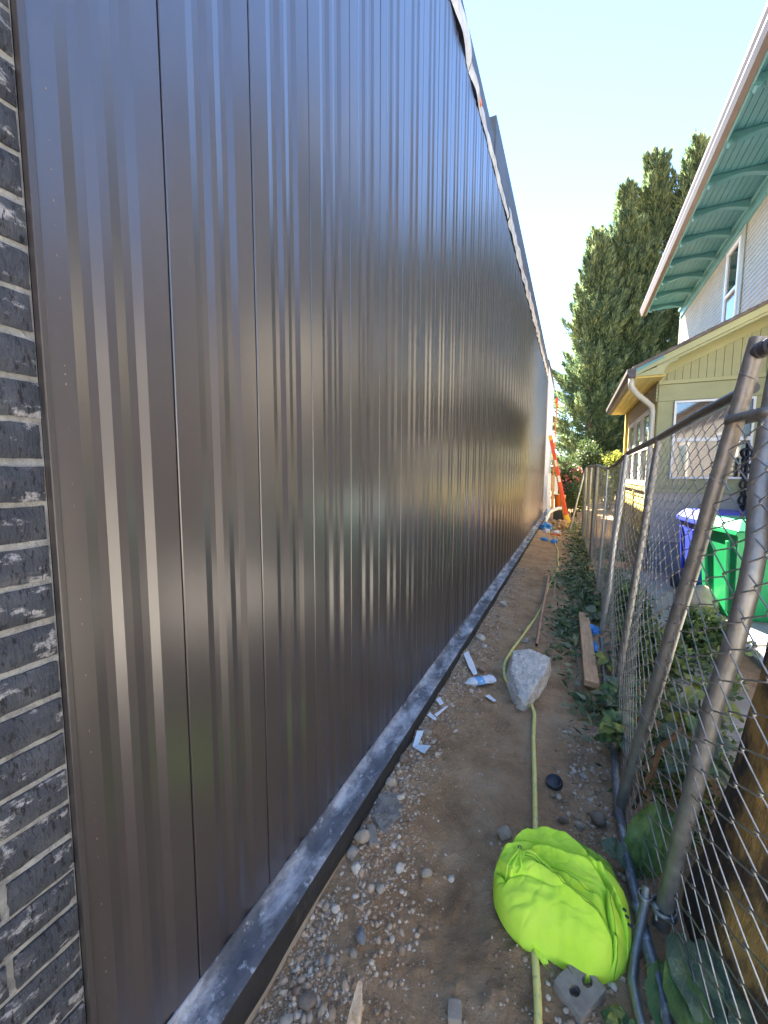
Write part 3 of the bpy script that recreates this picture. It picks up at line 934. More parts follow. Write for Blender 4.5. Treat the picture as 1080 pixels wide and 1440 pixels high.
# wing roof, rake and eave
RY = 6.36
MB().prism([(0.69, rz(0.69) + 0.0), (2.42, rz(2.42)), (2.42, rz(2.42) + 0.05), (0.69, rz(0.69) + 0.05)], RY + 0.03, BY + 0.1).build('roof_boards', m_olive2, hs)
MB().prism([(0.64, rz(0.64) + 0.052), (2.40, rz(2.40) + 0.052), (2.40, rz(2.40) + 0.085), (0.64, rz(0.64) + 0.085)], RY - 0.03, BY + 0.13).build('wing_roof', m_shingle, hs)
for i in range(14):
    x = 0.66 + i * 0.125
    MB().prism([(x, rz(x) + 0.086), (x + 0.13, rz(x + 0.13) + 0.086), (x + 0.13, rz(x + 0.13) + 0.092), (x, rz(x) + 0.098)], RY - 0.035, BY + 0.12).build('shingle_course', m_shingle, hs)
MB().prism([(0.70, rz(0.70) - 0.035), (2.5, rz(2.5) - 0.035), (2.5, rz(2.5) + 0.05), (0.70, rz(0.70) + 0.05)], RY - 0.005, RY + 0.028).build('rake_board', m_olive2, hs, bevel=0.004)
MB().prism([(0.95, rz(0.95) - 0.075), (2.5, rz(2.5) - 0.075), (2.5, rz(2.5) - 0.037), (0.92, rz(0.92) - 0.037)], RY + 0.012, RY + 0.05).build('rake_moulding', m_olive, hs, bevel=0.003)
MB().prism([(0.70, rz(0.70) + 0.006), (1.0, rz(1.0) + 0.02), (1.0, rz(1.0) + 0.051), (0.70, rz(0.70) + 0.051)], RY - 0.012, RY - 0.0055).build('drip_edge', m_teal2, hs)
# boxed return at the eave with its curved lower corner
poly = [(0.70, 1.285), (0.70, rz(0.70) - 0.036), (1.16, rz(1.16) - 0.076)]
for k in range(7):
    t = k / 6
    a = math.pi / 2 * t
    poly.append((1.14 - 0.13 * math.sin(a), 1.44 - 0.155 * (1 - math.cos(a))))
poly.append((1.0, 1.285))
MB().prism(poly, RY, RY + 0.03).build('eave_return', m_olive2, hs)
MB().box((0.70, RY + 0.032, 1.272), (CX + 0.01, BY + 0.1, 1.29)).build('eave_soffit', m_yell, hs)
for i in range(4):
    MB().box((0.702 + i * 0.078, RY + 0.034, 1.262), (0.702 + i * 0.078 + 0.074, BY + 0.1, 1.271)).build('soffit_board', m_yell, hs)
# wing gutter and downspout
pf = [(0.698, 1.27), (0.698, 1.385), (0.686, 1.385), (0.686, 1.283), (0.640, 1.283), (0.612, 1.33), (0.612, 1.372), (0.626, 1.372), (0.626, 1.385), (0.598, 1.385), (0.598, 1.325), (0.632, 1.27)]
MB().prism(pf, RY - 0.01, BY + 0.1).build('gutter', m_gutin, hs)
MB().prism([(0.698, 1.27), (0.698, 1.385), (0.598, 1.385), (0.598, 1.325), (0.632, 1.27)], RY - 0.02, RY - 0.0105).build('gutter_end', m_gutin, hs)
pts = [(0.66, RY + 0.06, 1.275), (0.66, RY + 0.06, 1.20), (0.675, RY + 0.08, 1.15), (0.74, RY + 0.14, 1.08), (0.88, RY + 0.26, 0.98), (0.945, RY + 0.32, 0.93), (0.965, RY + 0.36, 0.85), (0.965, RY + 0.37, 0.7), (0.965, RY + 0.37, -0.6), (0.965, RY + 0.37, -1.3)]
MB().tube(pts, 0.036, 10).build('downspout', m_down, hs, smooth=True)
# side wall of the wing
MB().box((CX - 0.012, FY + 0.09, -0.92), (CX + 0.002, BY, -0.24)).build('side_wall', m_yell, hs)
for i in range(6):
    z0 = -0.92 + i * 0.114
    MB().prism([(CX - 0.026, z0 + 0.002), (CX - 0.013, z0 + 0.112), (CX - 0.011, z0 + 0.002)], FY + 0.02, BY).build('siding_board', m_yell, hs)
MB().box((CX - 0.055, FY + 0.02, -0.245), (CX, BY, -0.20)).build('side_sill', m_yell, hs, bevel=0.004)
MB().box((CX - 0.02, FY + 0.02, 0.99), (CX, BY, 1.26)).build('side_header', m_greige, hs)
MB().box((CX - 0.01, FY + 0.02, -0.198), (CX + 0.0, BY, 0.985)).build('side_panel', m_yell, hs)
for i in range(3):
    y0 = FY + 0.25 + i * 0.85
    window('side_window', CX - 0.0105, y0, y0 + 0.78, -0.17, 0.96, 0.07)
MB().box((CX - 0.06, BY - 0.02, -1.4), (CX + 0.08, BY + 0.12, 1.26)).build('corner_post', m_yell, hs, bevel=0.006)
for y in (FY + 1.6, FY + 2.9):
    MB().box((CX - 0.04, y, -0.92), (CX - 0.027, y + 0.1, -0.25)).build('pilaster', m_yell, hs, bevel=0.003)
window('front_window', FY - 0.0125, 1.20, 2.05, -0.055, 0.98, 0.028, axis='y')
o = MB().box((1.24, FY - 0.0155, -0.02), (2.0, FY - 0.0005, 0.42))
# bits seen inside the front window
MB().box((1.235, FY - 0.0105, 0.62), (1.80, FY - 0.0008, 0.66)).build('curtain_rail', m_curtain, hs)

# black iron scroll bracket at the far side of the front window
ir = MB()
for k in range(9):
    z = 0.28 - k * 0.1
    ring = [(2.0 + 0.045 * math.cos(a) + 0.02 * (k % 2), FY - 0.06 + 0.01 * math.sin(a * 2), z + 0.055 * math.sin(a)) for a in [2 * math.pi * j / 12 for j in range(13)]]
    ir.tube(ring, 0.013, 6, cap=False)
ir.tube([(2.01, FY - 0.06, 0.40), (2.01, FY - 0.06, -0.6)], 0.012, 6)
ir.build('iron_trellis', m_iron, hs, smooth=True)


# unseen neighbour house, added and sized to bounce sunlight into the alley
nh = empty('bounce_neighbour', (3.5, -2.5, -1.4), 'low pinkish tan house with a hipped roof, added out of view to bounce sunlight', 'house')
MB().box((3.5, -9.0, -1.45), (10.0, 3.4, 2.1)).build('wall', m_pinkw, nh)
MB().add([(3.2, -9.5, 2.1), (10.5, -9.5, 2.1), (10.5, 3.8, 2.1), (3.2, 3.8, 2.1), (6.9, -5.5, 3.5), (6.9, 0.3, 3.5)],
         [(0, 1, 4), (1, 2, 5, 4), (2, 3, 5), (3, 0, 4, 5), (3, 2, 1, 0)]).build('roof', m_shingle, nh)
for y in (-7.5, -4.6, -0.4):
    w_ = MB().box((3.465, y, -0.2), (3.499, y + 1.2, 1.1)).build('window', m_white, nh, bevel=0.004)
    link_sub(MB().box((3.455, y + 0.07, -0.13), (3.464, y + 1.13, 1.03)).build('pane', m_glass), w_)

# ------------------------------------------------------------------ wheelie bins
def bin_(name, label, loc, rz_, w, dpt, h, mb_, ml, group='wheelie bins by the house'):
    root = empty(name, loc, label, 'bin', group)
    R = Matrix.Rotation(rz_, 3, 'Z')
    L = Vector(loc)

    def T(p):
        return L + R @ Vector(p)

    def hull(lo, hi, z0, z1, mb):
        (ax0, ay0, ax1, ay1), (bx0, by0, bx1, by1) = lo, hi
        vs = [T(p) for p in ((ax0, ay0, z0), (ax1, ay0, z0), (ax1, ay1, z0), (ax0, ay1, z0), (bx0, by0, z1), (bx1, by0, z1), (bx1, by1, z1), (bx0, by1, z1))]
        mb.add(vs, [(0, 3, 2, 1), (4, 5, 6, 7), (0, 1, 5, 4), (1, 2, 6, 5), (2, 3, 7, 6), (3, 0, 4, 7)])
    t = 0.80
    b2 = MB()
    hull((-w / 2 * t, -dpt / 2 * t, w / 2 * t, dpt / 2 * t), (-w / 2, -dpt / 2, w / 2, dpt / 2), 0.04, h * 0.90, b2)
    body = b2.build('body', mb_, root, bevel=0.018)
    b2 = MB()
    hull((-w / 2 - 0.02, -dpt / 2 - 0.02, w / 2 + 0.02, dpt / 2 + 0.02), (-w / 2 - 0.02, -dpt / 2 - 0.02, w / 2 + 0.02, dpt / 2 + 0.02), h * 0.865, h * 0.905, b2)
    b2.build('rim', mb_, root, bevel=0.008)
    b2 = MB()
    hull((-w / 2 - 0.025, -dpt / 2 - 0.04, w / 2 + 0.025, dpt / 2 + 0.03), (-w / 2 + 0.05, -dpt / 2 + 0.06, w / 2 - 0.05, dpt / 2 - 0.02), h * 0.91, h, b2)
    b2.build('lid', ml, root, bevel=0.012)
    for sx in (-1, 1):
        b2 = MB()
        hull((sx * w * 0.27 - 0.018, -dpt / 2 * t - 0.022, sx * w * 0.27 + 0.018, -dpt / 2 * t + 0.02), (sx * w * 0.31 - 0.018, -dpt / 2 - 0.018, sx * w * 0.31 + 0.018, -dpt / 2 + 0.02), 0.1, h * 0.80, b2)
        b2.build('rib', mb_, root, bevel=0.006)
    b2 = MB()
    for sy in (-1, 1):
        hull((-w / 2 * t - 0.024, sy * dpt * 0.25 - 0.018, -w / 2 * t + 0.02, sy * dpt * 0.25 + 0.018), (-w / 2 - 0.018, sy * dpt * 0.3 - 0.018, -w / 2 + 0.02, sy * dpt * 0.3 + 0.018), 0.1, h * 0.80, b2)
    b2.build('side_rib', mb_, root, bevel=0.006)
    b2 = MB().tube([T((-w / 2 + 0.06, dpt / 2 + 0.02, h * 0.93)), T((-w / 2 + 0.06, dpt / 2 + 0.09, h * 0.95)), T((w / 2 - 0.06, dpt / 2 + 0.09, h * 0.95)), T((w / 2 - 0.06, dpt / 2 + 0.02, h * 0.93))], 0.016, 8)
    b2.build('handle', mb_, root, smooth=True)
    for sx in (-1, 1):
        b2 = MB().tube([T((sx * (w / 2 - 0.05), dpt / 2 - 0.04, 0.11)), T((sx * (w / 2 + 0.02), dpt / 2 - 0.04, 0.11))], 0.11, 18)
        b2.build('wheel', m_blkpl, root, smooth=True, autos=40)
    return root, T


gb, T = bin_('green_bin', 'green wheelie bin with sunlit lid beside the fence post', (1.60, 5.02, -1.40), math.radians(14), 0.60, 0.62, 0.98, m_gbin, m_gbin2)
# faint white print on its front: three short lines of letters
fc = bpy.data.curves.new('print', 'FONT')
fc.body = 'ed\nnt!'
fc.size = 0.075
fc.extrude = 0.0006
fc.materials.append(m_print)
ft = bpy.data.objects.new('print', fc)
fo = bpy.data.objects.new('print', bpy.data.meshes.new_from_object(ft))
bpy.data.objects.remove(ft)
COL.objects.link(fo)
fo.parent = gb
fo.location = (Matrix.Rotation(math.radians(14), 3, 'Z') @ Vector((0.02, -0.30, 0.62)))
fo.rotation_euler = (math.radians(90 + 5), 0, math.radians(14))
bin_('blue_bin', 'blue wheelie bin with a pale sunlit lid behind the green bin', (1.50, 5.62, -1.40), math.radians(6), 0.58, 0.60, 1.00, m_bbin, m_bbin)
bin_('blue_bin', 'dark blue bin lid rising behind the green bin by the wall', (2.15, 5.8, -1.40), math.radians(-4), 0.60, 0.60, 1.06, m_bbin, m_bbin)


# ------------------------------------------------------------------ conifers, shrubs
def blades_mesh(P, D, Ln, Wd, up=None):
    """kite shaped quads: P base, D unit direction, lengths, widths"""
    n = len(P)
    rnd = RNG.normal(size=(n, 3))
    S = np.cross(D, rnd)
    S /= np.linalg.norm(S, axis=1, keepdims=True) + 1e-9
    V = np.empty((n, 4, 3))
    V[:, 0] = P
    V[:, 1] = P + D * (Ln * 0.45)[:, None] + S * (Wd * 0.5)[:, None]
    V[:, 2] = P + D * Ln[:, None]
    V[:, 3] = P + D * (Ln * 0.45)[:, None] - S * (Wd * 0.5)[:, None]
    F = np.arange(n * 4).reshape(n, 4)
    return V.reshape(-1, 3), F


def conifer(loc, H, Rm, npl, label, seed, per=330):
    root = empty('conifer_tree', loc, label, 'tree', 'tall conifers at the end of the alley')
    rg = np.random.default_rng(seed)
    L0 = np.array(loc)
    Ps, Ds, Ls, Ws = [], [], [], []
    for k in range(npl):
        u = rg.random() ** 0.9
        h = 0.02 + 0.96 * u
        R = Rm * (0.72 + 0.28 * min(1, h / 0.12)) * 1.12 * (1 - h) ** 0.68 * (0.64 + 0.70 * rg.random() ** 1.8)
        ph = rg.random() * 2 * math.pi
        out = np.array([math.cos(ph), math.sin(ph), 0])
        ri = R * (0.25 + 0.55 * rg.random())
        base = L0 + out * ri * 0.55 + np.array([0, 0, h * H * 0.97 - 0.2])
        lift = 0.25 + 0.9 * h + 0.5 * rg.random()
        d = out * (1.15 - 0.75 * h) + np.array([0, 0, lift])
        d /= np.linalg.norm(d)
        Lp = (0.75 + 0.9 * rg.random()) * (0.55 + 0.75 * (1 - h)) * (Rm / 2.0) ** 0.5 + 0.15
        Lp = max(Lp, (R - ri * 0.55) / max(0.35, np.linalg.norm(d[:2])) * 0.9) if h < 0.85 else Lp
        Lp = min(Lp, 2.6)
        m = int(per * (0.5 + 0.6 * Lp))
        t = rg.random(m) ** 0.8
        pos = base + d * (t * Lp)[:, None]
        off = rg.normal(size=(m, 3))
        off -= d * (off @ d)[:, None]
        off /= np.linalg.norm(off, axis=1, keepdims=True)
        wid = 0.46 * (1.05 - t) * (0.3 + 0.7 * rg.random(m)) * (0.6 + 0.5 * Lp)
        pos = pos + off * (wid * 0.6)[:, None]
        dd = d * 0.9 + off * (0.85 * (1.1 - t))[:, None] + rg.normal(size=(m, 3)) * 0.25 + np.array([0, 0, 0.15])
        dd /= np.linalg.norm(dd, axis=1, keepdims=True)
        Ps.append(pos); Ds.append(dd)
        Ls.append(0.10 + 0.24 * rg.random(m) ** 1.5)
        Ws.append(0.026 + 0.034 * rg.random(m))
    # leading spires: several pointed tips round the top
    for q in range(9):
        m = 230
        t = rg.random(m)
        a = rg.random() * 6.28
        hh = 1.0 if q == 0 else 0.72 + 0.24 * rg.random()
        rad_ = 0.0 if q == 0 else Rm * (1.02 - hh) ** 0.62 * 0.9
        ln = H * (0.085 if q == 0 else 0.06 + 0.05 * rg.random())
        ax = L0 + np.array([rad_ * math.cos(a), rad_ * math.sin(a), H * hh - ln])
        pos = ax + np.outer(t, [0.15 * rg.normal(), 0.15 * rg.normal(), ln])
        dd = rg.normal(size=(m, 3)) * (0.75 * (1.05 - t))[:, None] + np.array([0, 0, 0.55])
        dd /= np.linalg.norm(dd, axis=1, keepdims=True)
        Ps.append(pos); Ds.append(dd); Ls.append(0.42 * (1.12 - t) * (0.5 + 0.5 * rg.random(m)) + 0.06); Ws.append(0.03 + 0.03 * rg.random(m))
    V_, F_ = blades_mesh(np.vstack(Ps), np.vstack(Ds), np.concatenate(Ls), np.concatenate(Ws))
    np_mesh('crown', V_, F_, m_conif, root)
    MB().tube([Vector(loc) + Vector((0, 0, -0.2)), Vector(loc) + Vector((0, 0, H * 0.5)), Vector(loc) + Vector((0.05, 0, H * 0.96))], [Rm * 0.09, Rm * 0.055, 0.015], 8).build('trunk', m_bark, root, smooth=True)
    return root


conifer((0.62, 22.6, -1.4), 12.9, 2.15, 250, 'leftmost and lowest conifer nearest the end of the metal wall', 1)
conifer((1.80, 24.0, -1.4), 15.4, 2.55, 290, 'second conifer from the left, taller with a blunt top', 2)
conifer((3.05, 24.8, -1.4), 17.3, 2.6, 300, 'conifer with a sharp single spire in the middle of the row', 3)
conifer((4.65, 24.6, -1.4), 17.2, 2.5, 300, 'right hand conifer with its tip just left of the brown gutter', 4)
conifer((5.75, 25.6, -1.4), 16.9, 2.3, 200, 'rearmost conifer mostly hidden behind the house eave', 5)
conifer((7.6, 26.0, -1.4), 15.6, 2.4, 200, 'conifer hidden behind the upper storey of the house', 6)


def shrub(name, loc, rx, ry, h, n, mat, label, seed, cat='shrub', lsz=(0.06, 0.11), flowers=None, group=None):
    root = empty(name, loc, label, cat, group)
    rg = np.random.default_rng(seed)
    L0 = np.array(loc)
    nl = 26
    cent = rg.normal(size=(nl, 3))
    cent /= np.linalg.norm(cent, axis=1, keepdims=True)
    cent[:, 2] = np.abs(cent[:, 2])
    cent = cent * np.array([rx * 0.68, ry * 0.68, h * 0.62]) + np.array([0, 0, h * 0.22])
    idx = rg.integers(0, nl, n)
    o = rg.normal(size=(n, 3))
    o /= np.linalg.norm(o, axis=1, keepdims=True)
    P = L0 + cent[idx] + o * (np.array([rx, ry, h * 0.5]) * 0.36) * (rg.random((n, 1)) ** 0.4)
    P[:, 2] = np.maximum(P[:, 2], L0[2] + 0.01)
    D = o * 0.8 + rg.normal(size=(n, 3)) * 0.6 + np.array([0, 0, 0.2])
    D /= np.linalg.norm(D, axis=1, keepdims=True)
    Ln = lsz[0] + (lsz[1] - lsz[0]) * rg.random(n)
    V_, F_ = blades_mesh(P, D, Ln, Ln * 0.62)
    np_mesh('foliage', V_, F_, mat, root)
    sb = MB()
    for k in range(7):
        c2 = Vector(L0 + cent[k])
        sb.tube([Vector(loc) + Vector((0.03 * k - 0.1, 0, -0.05)), Vector(loc).lerp(c2, 0.5) + Vector((0, 0, 0.1)), c2], [0.022, 0.015, 0.006], 5)
    sb.build('stem', m_bark, root)
    if flowers:
        nf = flowers
        c3 = rg.integers(0, nl, nf)
        o = rg.normal(size=(nf, 3))
        o /= np.linalg.norm(o, axis=1, keepdims=True)
        P = L0 + cent[c3] + o * np.array([rx, ry, h * 0.5]) * 0.37
        pp = np.repeat(P, 6, axis=0)
        D = rg.normal(size=(len(pp), 3))
        D /= np.linalg.norm(D, axis=1, keepdims=True)
        V_, F_ = blades_mesh(pp, D, np.full(len(pp), 0.075), np.full(len(pp), 0.07))
        np_mesh('blossom', V_, F_, m_pink, root)
    return root


shrub('round_shrub', (0.42, 17.6, -1.4), 0.75, 0.8, 2.9, 9000, m_shrub, 'dark green rounded shrub behind the orange ladder', 11)
shrub('sunlit_shrub', (1.35, 18.4, -1.4), 0.85, 0.8, 2.35, 8000, m_shruby, 'bright yellow green shrub in sun above the far fence', 12)
shrub('flowering_shrub', (-0.12, 16.2, -1.4), 0.55, 0.6, 1.85, 4500, m_shrub, 'shrub with pink blossoms just right of the ladder', 13, flowers=170)
shrub('low_shrub', (0.12, 14.6, -1.4), 0.36, 0.8, 1.15, 4200, m_shrub, 'low dark bush at the far end of the fence', 14, lsz=(0.045, 0.09))
shrub('hedge_shrub', (3.2, 17.0, -1.4), 1.6, 1.2, 2.6, 5000, m_shrub, 'dark shrub at the back corner of the house wing', 15, lsz=(0.09, 0.15))
shrub('hedge_shrub', (-2.6, 27.0, -1.4), 2.4, 1.5, 4.0, 5000, m_shrub, 'wide dark shrub behind the far end of the building', 16, lsz=(0.14, 0.24))


# ------------------------------------------------------------------ broad leaved plants by the fence
def leaf_geo(base, tip, width, curl, nrm, cup=0.15, nl=11, nw=6, wave=0.0, seed=0):
    base, tip = Vector(base), Vector(tip)
    d = tip - base
    L = d.length
    d.normalize()
    s = d.cross(Vector(nrm)).normalized()
    n = s.cross(d)
    vs, fs = [], []
    for i in range(nl + 1):
        t = i / nl
        wv = width * 0.5 * (math.sin(math.pi * min(1, t * 0.96 + 0.04)) ** 0.75) * (1.12 - 0.35 * t)
        for j in range(nw + 1):
            q = (j / nw) * 2 - 1
            zz = curl * L * (4 * t * (1 - t)) * 0.25 - curl * L * 0.5 * t * t + cup * width * abs(q) ** 0.9 * math.sin(math.pi * t)
            zz += wave * width * noise.noise(Vector((t * 5, q * 2.2, seed * 3.3)))
            wq = wv * (1 + (0.10 * noise.noise(Vector((t * 9, q, seed * 1.7))) if abs(q) > 0.9 else 0)) * (1 + 0.06 * math.sin(t * 40 + seed) * (abs(q) > 0.9))
            vs.append(base + d * (L * t) + s * (q * wq) + n * zz)
    for i in range(nl):
        for j in range(nw):
            a = i * (nw + 1) + j
            fs.append((a, a + 1, a + nw + 2, a + nw + 1))
    return vs, fs


def plant(name, loc, label, leaves, mats, cat='plant', group=None, stalk=True):
    root = empty(name, loc, label, cat, group)
    for i, (base, tip, wd, curl, mi) in enumerate(leaves):
        vs, fs = leaf_geo(base, tip, wd, curl, (0.12 * math.sin(i * 2.1), -0.25, 1), wave=0.22, seed=i + len(leaves))
        lo = MB().add(vs, fs).build('leaf', mats[mi], root, smooth=True, fixn=False)
        uvl = lo.data.uv_layers.new(name='UVMap')
        for lp in lo.data.loops:
            k_ = lp.vertex_index
            uvl.data[lp.index].uv = ((k_ % 7) / 6, (k_ // 7) / 11)
    if stalk:
        sb = MB()
        for (base, tip, wd, curl, mi) in leaves:
            sb.tube([loc, (Vector(loc) + Vector(base)) * 0.5 + Vector((0, 0, 0.015)), base], 0.0028, 5)
        sb.build('stalk', mats[0], root, smooth=True)
    return root


def rosette(loc, n, rad, wd, rise, seed, mis=(0,)):
    rr = random.Random(seed)
    out = []
    for i in range(n):
        a = 2 * math.pi * (i + rr.uniform(-0.3, 0.3)) / n
        k = rr.uniform(0.6, 1.1)
        d = Vector((math.cos(a), math.sin(a), 0))
        z0 = rise * rr.uniform(0.3, 1.0)
        base = Vector(loc) + d * rad * 0.25 + Vector((0, 0, z0))
        tip = base + d * rad * k + Vector((0, 0, rr.uniform(-0.35, 0.30) * rad))
        out.append((base, tip, wd * rr.uniform(0.75, 1.15), rr.uniform(0.05, 0.30), rr.choice(mis)))
    return out


lm = [m_leaf, m_leaf_y, m_leaf_g]
G1 = 'broad leaved weeds along the fence'
plant('broadleaf_plant', (0.275, 2.22, -1.38), 'broad leaved green plant growing through the fence beside the leaning post', rosette((0.275, 2.22, -1.38), 18, 0.10, 0.075, 0.16, 1, (0, 0, 0, 2, 1)), lm, group=G1)
plant('broadleaf_plant', (0.31, 2.55, -1.38), 'leafy green plant at the foot of the second fence post', rosette((0.31, 2.55, -1.38), 16, 0.11, 0.08, 0.18, 2, (0, 0, 2)), lm, group=G1)
plant('broadleaf_plant', (0.30, 3.15, -1.38), 'small leafy weed beside the near end of the long plank', rosette((0.30, 3.15, -1.38), 8, 0.09, 0.07, 0.10, 3, (0, 0, 1)), lm, group=G1)
plant('broadleaf_plant', (0.275, 4.15, -1.38), 'pale round leaved weed at the far end of the long plank', rosette((0.275, 4.15, -1.38), 7, 0.12, 0.11, 0.12, 4, (2, 1, 2)), lm, group=G1)
plant('broadleaf_plant', (0.50, 2.0, -1.38), 'grey green broad leaves behind the gap between the two leaning posts', rosette((0.50, 2.0, -1.38), 20, 0.13, 0.095, 0.30, 5, (2, 2, 0)), lm, group=G1)
plant('broadleaf_plant', (0.66, 2.5, -1.38), 'bright green leafy clump inside the fence near the yard path', rosette((0.66, 2.5, -1.38), 20, 0.13, 0.085, 0.30, 6, (0, 2, 1)), lm, group=G1)
# big dock leaves close to the camera
plant('dock_plant', (0.27, 1.50, -1.38), 'tall dark upright leaf between the two leaning posts',
      [((0.262, 1.54, -1.37), (0.318, 1.585, -1.13), 0.115, 0.10, 0), ((0.285, 1.52, -1.37), (0.372, 1.60, -1.16), 0.09, 0.1, 0), ((0.24, 1.54, -1.36), (0.15, 1.53, -1.30), 0.10, 0.2, 2)], lm, group='large dock leaves')
plant('dock_plant', (0.33, 1.16, -1.38), 'large drooping grey green leaves behind the wire mesh at the bottom right',
      [((0.315, 1.26, -1.27), (0.372, 1.03, -1.31), 0.115, 0.15, 2), ((0.30, 1.20, -1.28), (0.315, 0.97, -1.31), 0.09, 0.15, 0),
       ((0.375, 1.28, -1.28), (0.44, 1.05, -1.31), 0.10, 0.2, 2), ((0.28, 1.22, -1.33), (0.265, 1.02, -1.36), 0.09, 0.1, 0)], lm, group='large dock leaves')
plant('dock_plant', (0.50, 1.14, -1.38), 'light green wrinkled leaves below the stump in the corner',
      [((0.47, 1.16, -1.30), (0.40, 1.04, -1.28), 0.12, 0.2, 2), ((0.50, 1.13, -1.30), (0.56, 1.00, -1.27), 0.13, 0.2, 2), ((0.47, 1.10, -1.29), (0.47, 0.96, -1.28), 0.12, 0.2, 0), ((0.54, 1.20, -1.29), (0.63, 1.14, -1.22), 0.12, 0.2, 2)], lm, group='large dock leaves')
plant('small_weed', (0.175, 1.05, -1.40), 'small lobed weed beside the two hole brick', rosette((0.175, 1.05, -1.40), 13, 0.045, 0.034, 0.05, 8, (0, 0, 1)), lm)
plant('lit_plant', (1.13, 4.30, -1.40), 'yellow lit leafy plant in front of the green bin', rosette((1.13, 4.30, -1.40), 15, 0.15, 0.10, 0.22, 9, (1, 1, 0)), lm)  # its sunlit yellow is put into the leaf colour
for k, (x, y, lab) in enumerate(((0.95, 3.75, 'dark bushy weed on the near side of the yellow lit plant'), (0.55, 3.35, 'grey green weed clump just behind the second fence post'), (0.50, 4.5, 'low green weed behind the third fence post'))):
    shrub('yard_weed', (x, y, -1.40), 0.24, 0.26, 0.32, 1500, m_weed, lab, 60 + k, cat='weed', lsz=(0.03, 0.065), group='weeds inside the fence')
# rust brown bent stalk through the mesh
b = MB().tube([(0.285, 1.80, -1.34), (0.30, 1.76, -1.22), (0.318, 1.69, -1.08), (0.330, 1.66, -0.97), (0.35, 1.60, -0.90), (0.366, 1.575, -0.84)], [0.0075, 0.008, 0.0085, 0.0085, 0.010, 0.006], 7)
tag(b.build('dry_stalk', m_dry, None, smooth=True), 'rust brown bent stalk poking up through the mesh between the posts', 'stalk')

# weeds and clippings as ground cover
def scatter_blades(name, pts, ln, wd, flat, mat, seed):
    rg = np.random.default_rng(seed)
    P = np.array(pts)
    n = len(P)
    D = rg.normal(size=(n, 3))
    D[:, 2] = np.abs(D[:, 2]) * flat
    D /= np.linalg.norm(D, axis=1, keepdims=True)
    Ln = ln[0] + (ln[1] - ln[0]) * rg.random(n)
    V_, F_ = blades_mesh(P, D, Ln, Ln * wd * (0.6 + 0.8 * rg.random(n)))
    o = np_mesh(name, V_, F_, mat)
    return tag(o, kind='stuff')


rr = random.Random(77)
pts = []
for (cx, cy, sx, sy, n) in ((0.05, 3.95, 0.09, 0.40, 700), (0.16, 5.6, 0.10, 0.7, 900), (0.17, 7.5, 0.11, 1.0, 900), (0.16, 9.6, 0.12, 1.0, 700), (0.13, 3.2, 0.05, 0.3, 200), (0.17, 2.75, 0.05, 0.25, 220), (0.20, 4.9, 0.05, 0.6, 260), (-0.05, 5.9, 0.09, 0.35, 260), (0.05, 11.6, 0.16, 0.9, 500)):
    for _ in range(n):
        x, y = rr.gauss(cx, sx), rr.gauss(cy, sy)
        if -0.3 < x < 0.42 and not (0.09 < x < 0.235 and 2.7 < y < 4.3):
            pts.append((x, y, gz(x, y) + rr.random() ** 2 * 0.05))
scatter_blades('grass_clippings', pts, (0.03, 0.11), 0.30, 0.35, m_clip, 3)
pts = []
for _ in range(9000):
    x, y = rr.uniform(0.34, 0.85), rr.uniform(1.7, 9.0)
    if noise.noise(Vector((x * 2.2, y * 1.1, 4))) > -0.08 - 0.5 * (1 - min(1, abs(x - 0.55) / 0.3)) * (y < 5):
        pts.append((x, y, gz(x, y) + rr.random() * 0.05))
for _ in range(2500):
    x, y = rr.uniform(0.8, 1.3), rr.uniform(2.6, 4.8)
    if noise.noise(Vector((x * 2.2, y * 1.4, 9))) > 0.1:
        pts.append((x, y, -1.34 + rr.random() * 0.05))
scatter_blades('yard_ground_cover', pts, (0.02, 0.055), 0.5, 0.8, m_weed, 4)
pts = []
for _ in range(260):
    x, y = rr.uniform(-0.66, 0.2), rr.uniform(0.6, 4.5)
    pts.append((x, y, gz(x, y) + 0.002))
o = scatter_blades('dry_straw', pts, (0.02, 0.06), 0.06, 0.12, m_greyw, 5)

# ------------------------------------------------------------------ old tree stump behind the near mesh
st = MB()
vs, fs = [], []
NR, NS = 26, 40
for i in range(NR + 1):
    t = i / NR
    z = -1.45 + 1.50 * t
    cx, cy = 0.775 + 0.03 * t, 1.34 - 0.02 * t
    for k in range(NS):
        a = 2 * math.pi * k / NS
        q = Vector((math.cos(a) * 1.4, math.sin(a) * 1.4, z * 0.7))
        r = 0.315 + 0.10 * (1 - t) ** 3 - 0.05 * t + 0.045 * noise.noise(q) + 0.018 * noise.noise(q * 3.1) + 0.012 * noise.noise(Vector((math.cos(a) * 7, math.sin(a) * 7, z * 0.6)))
        vs.append((cx + r * math.cos(a), cy + r * math.sin(a), z + 0.05 * noise.noise(q * 2) * (i == NR)))
for i in range(NR):
    for k in range(NS):
        k2 = (k + 1) % NS
        fs.append((i * NS + k, i * NS + k2, (i + 1) * NS + k2, (i + 1) * NS + k))
fs.append(tuple(range(NR * NS, (NR + 1) * NS)))
tag(st.add(vs, fs).build('tree_stump', m_stump, None, smooth=True), 'thick weathered brown stump with gold sunlight painted on it behind the near wire mesh', 'stump')

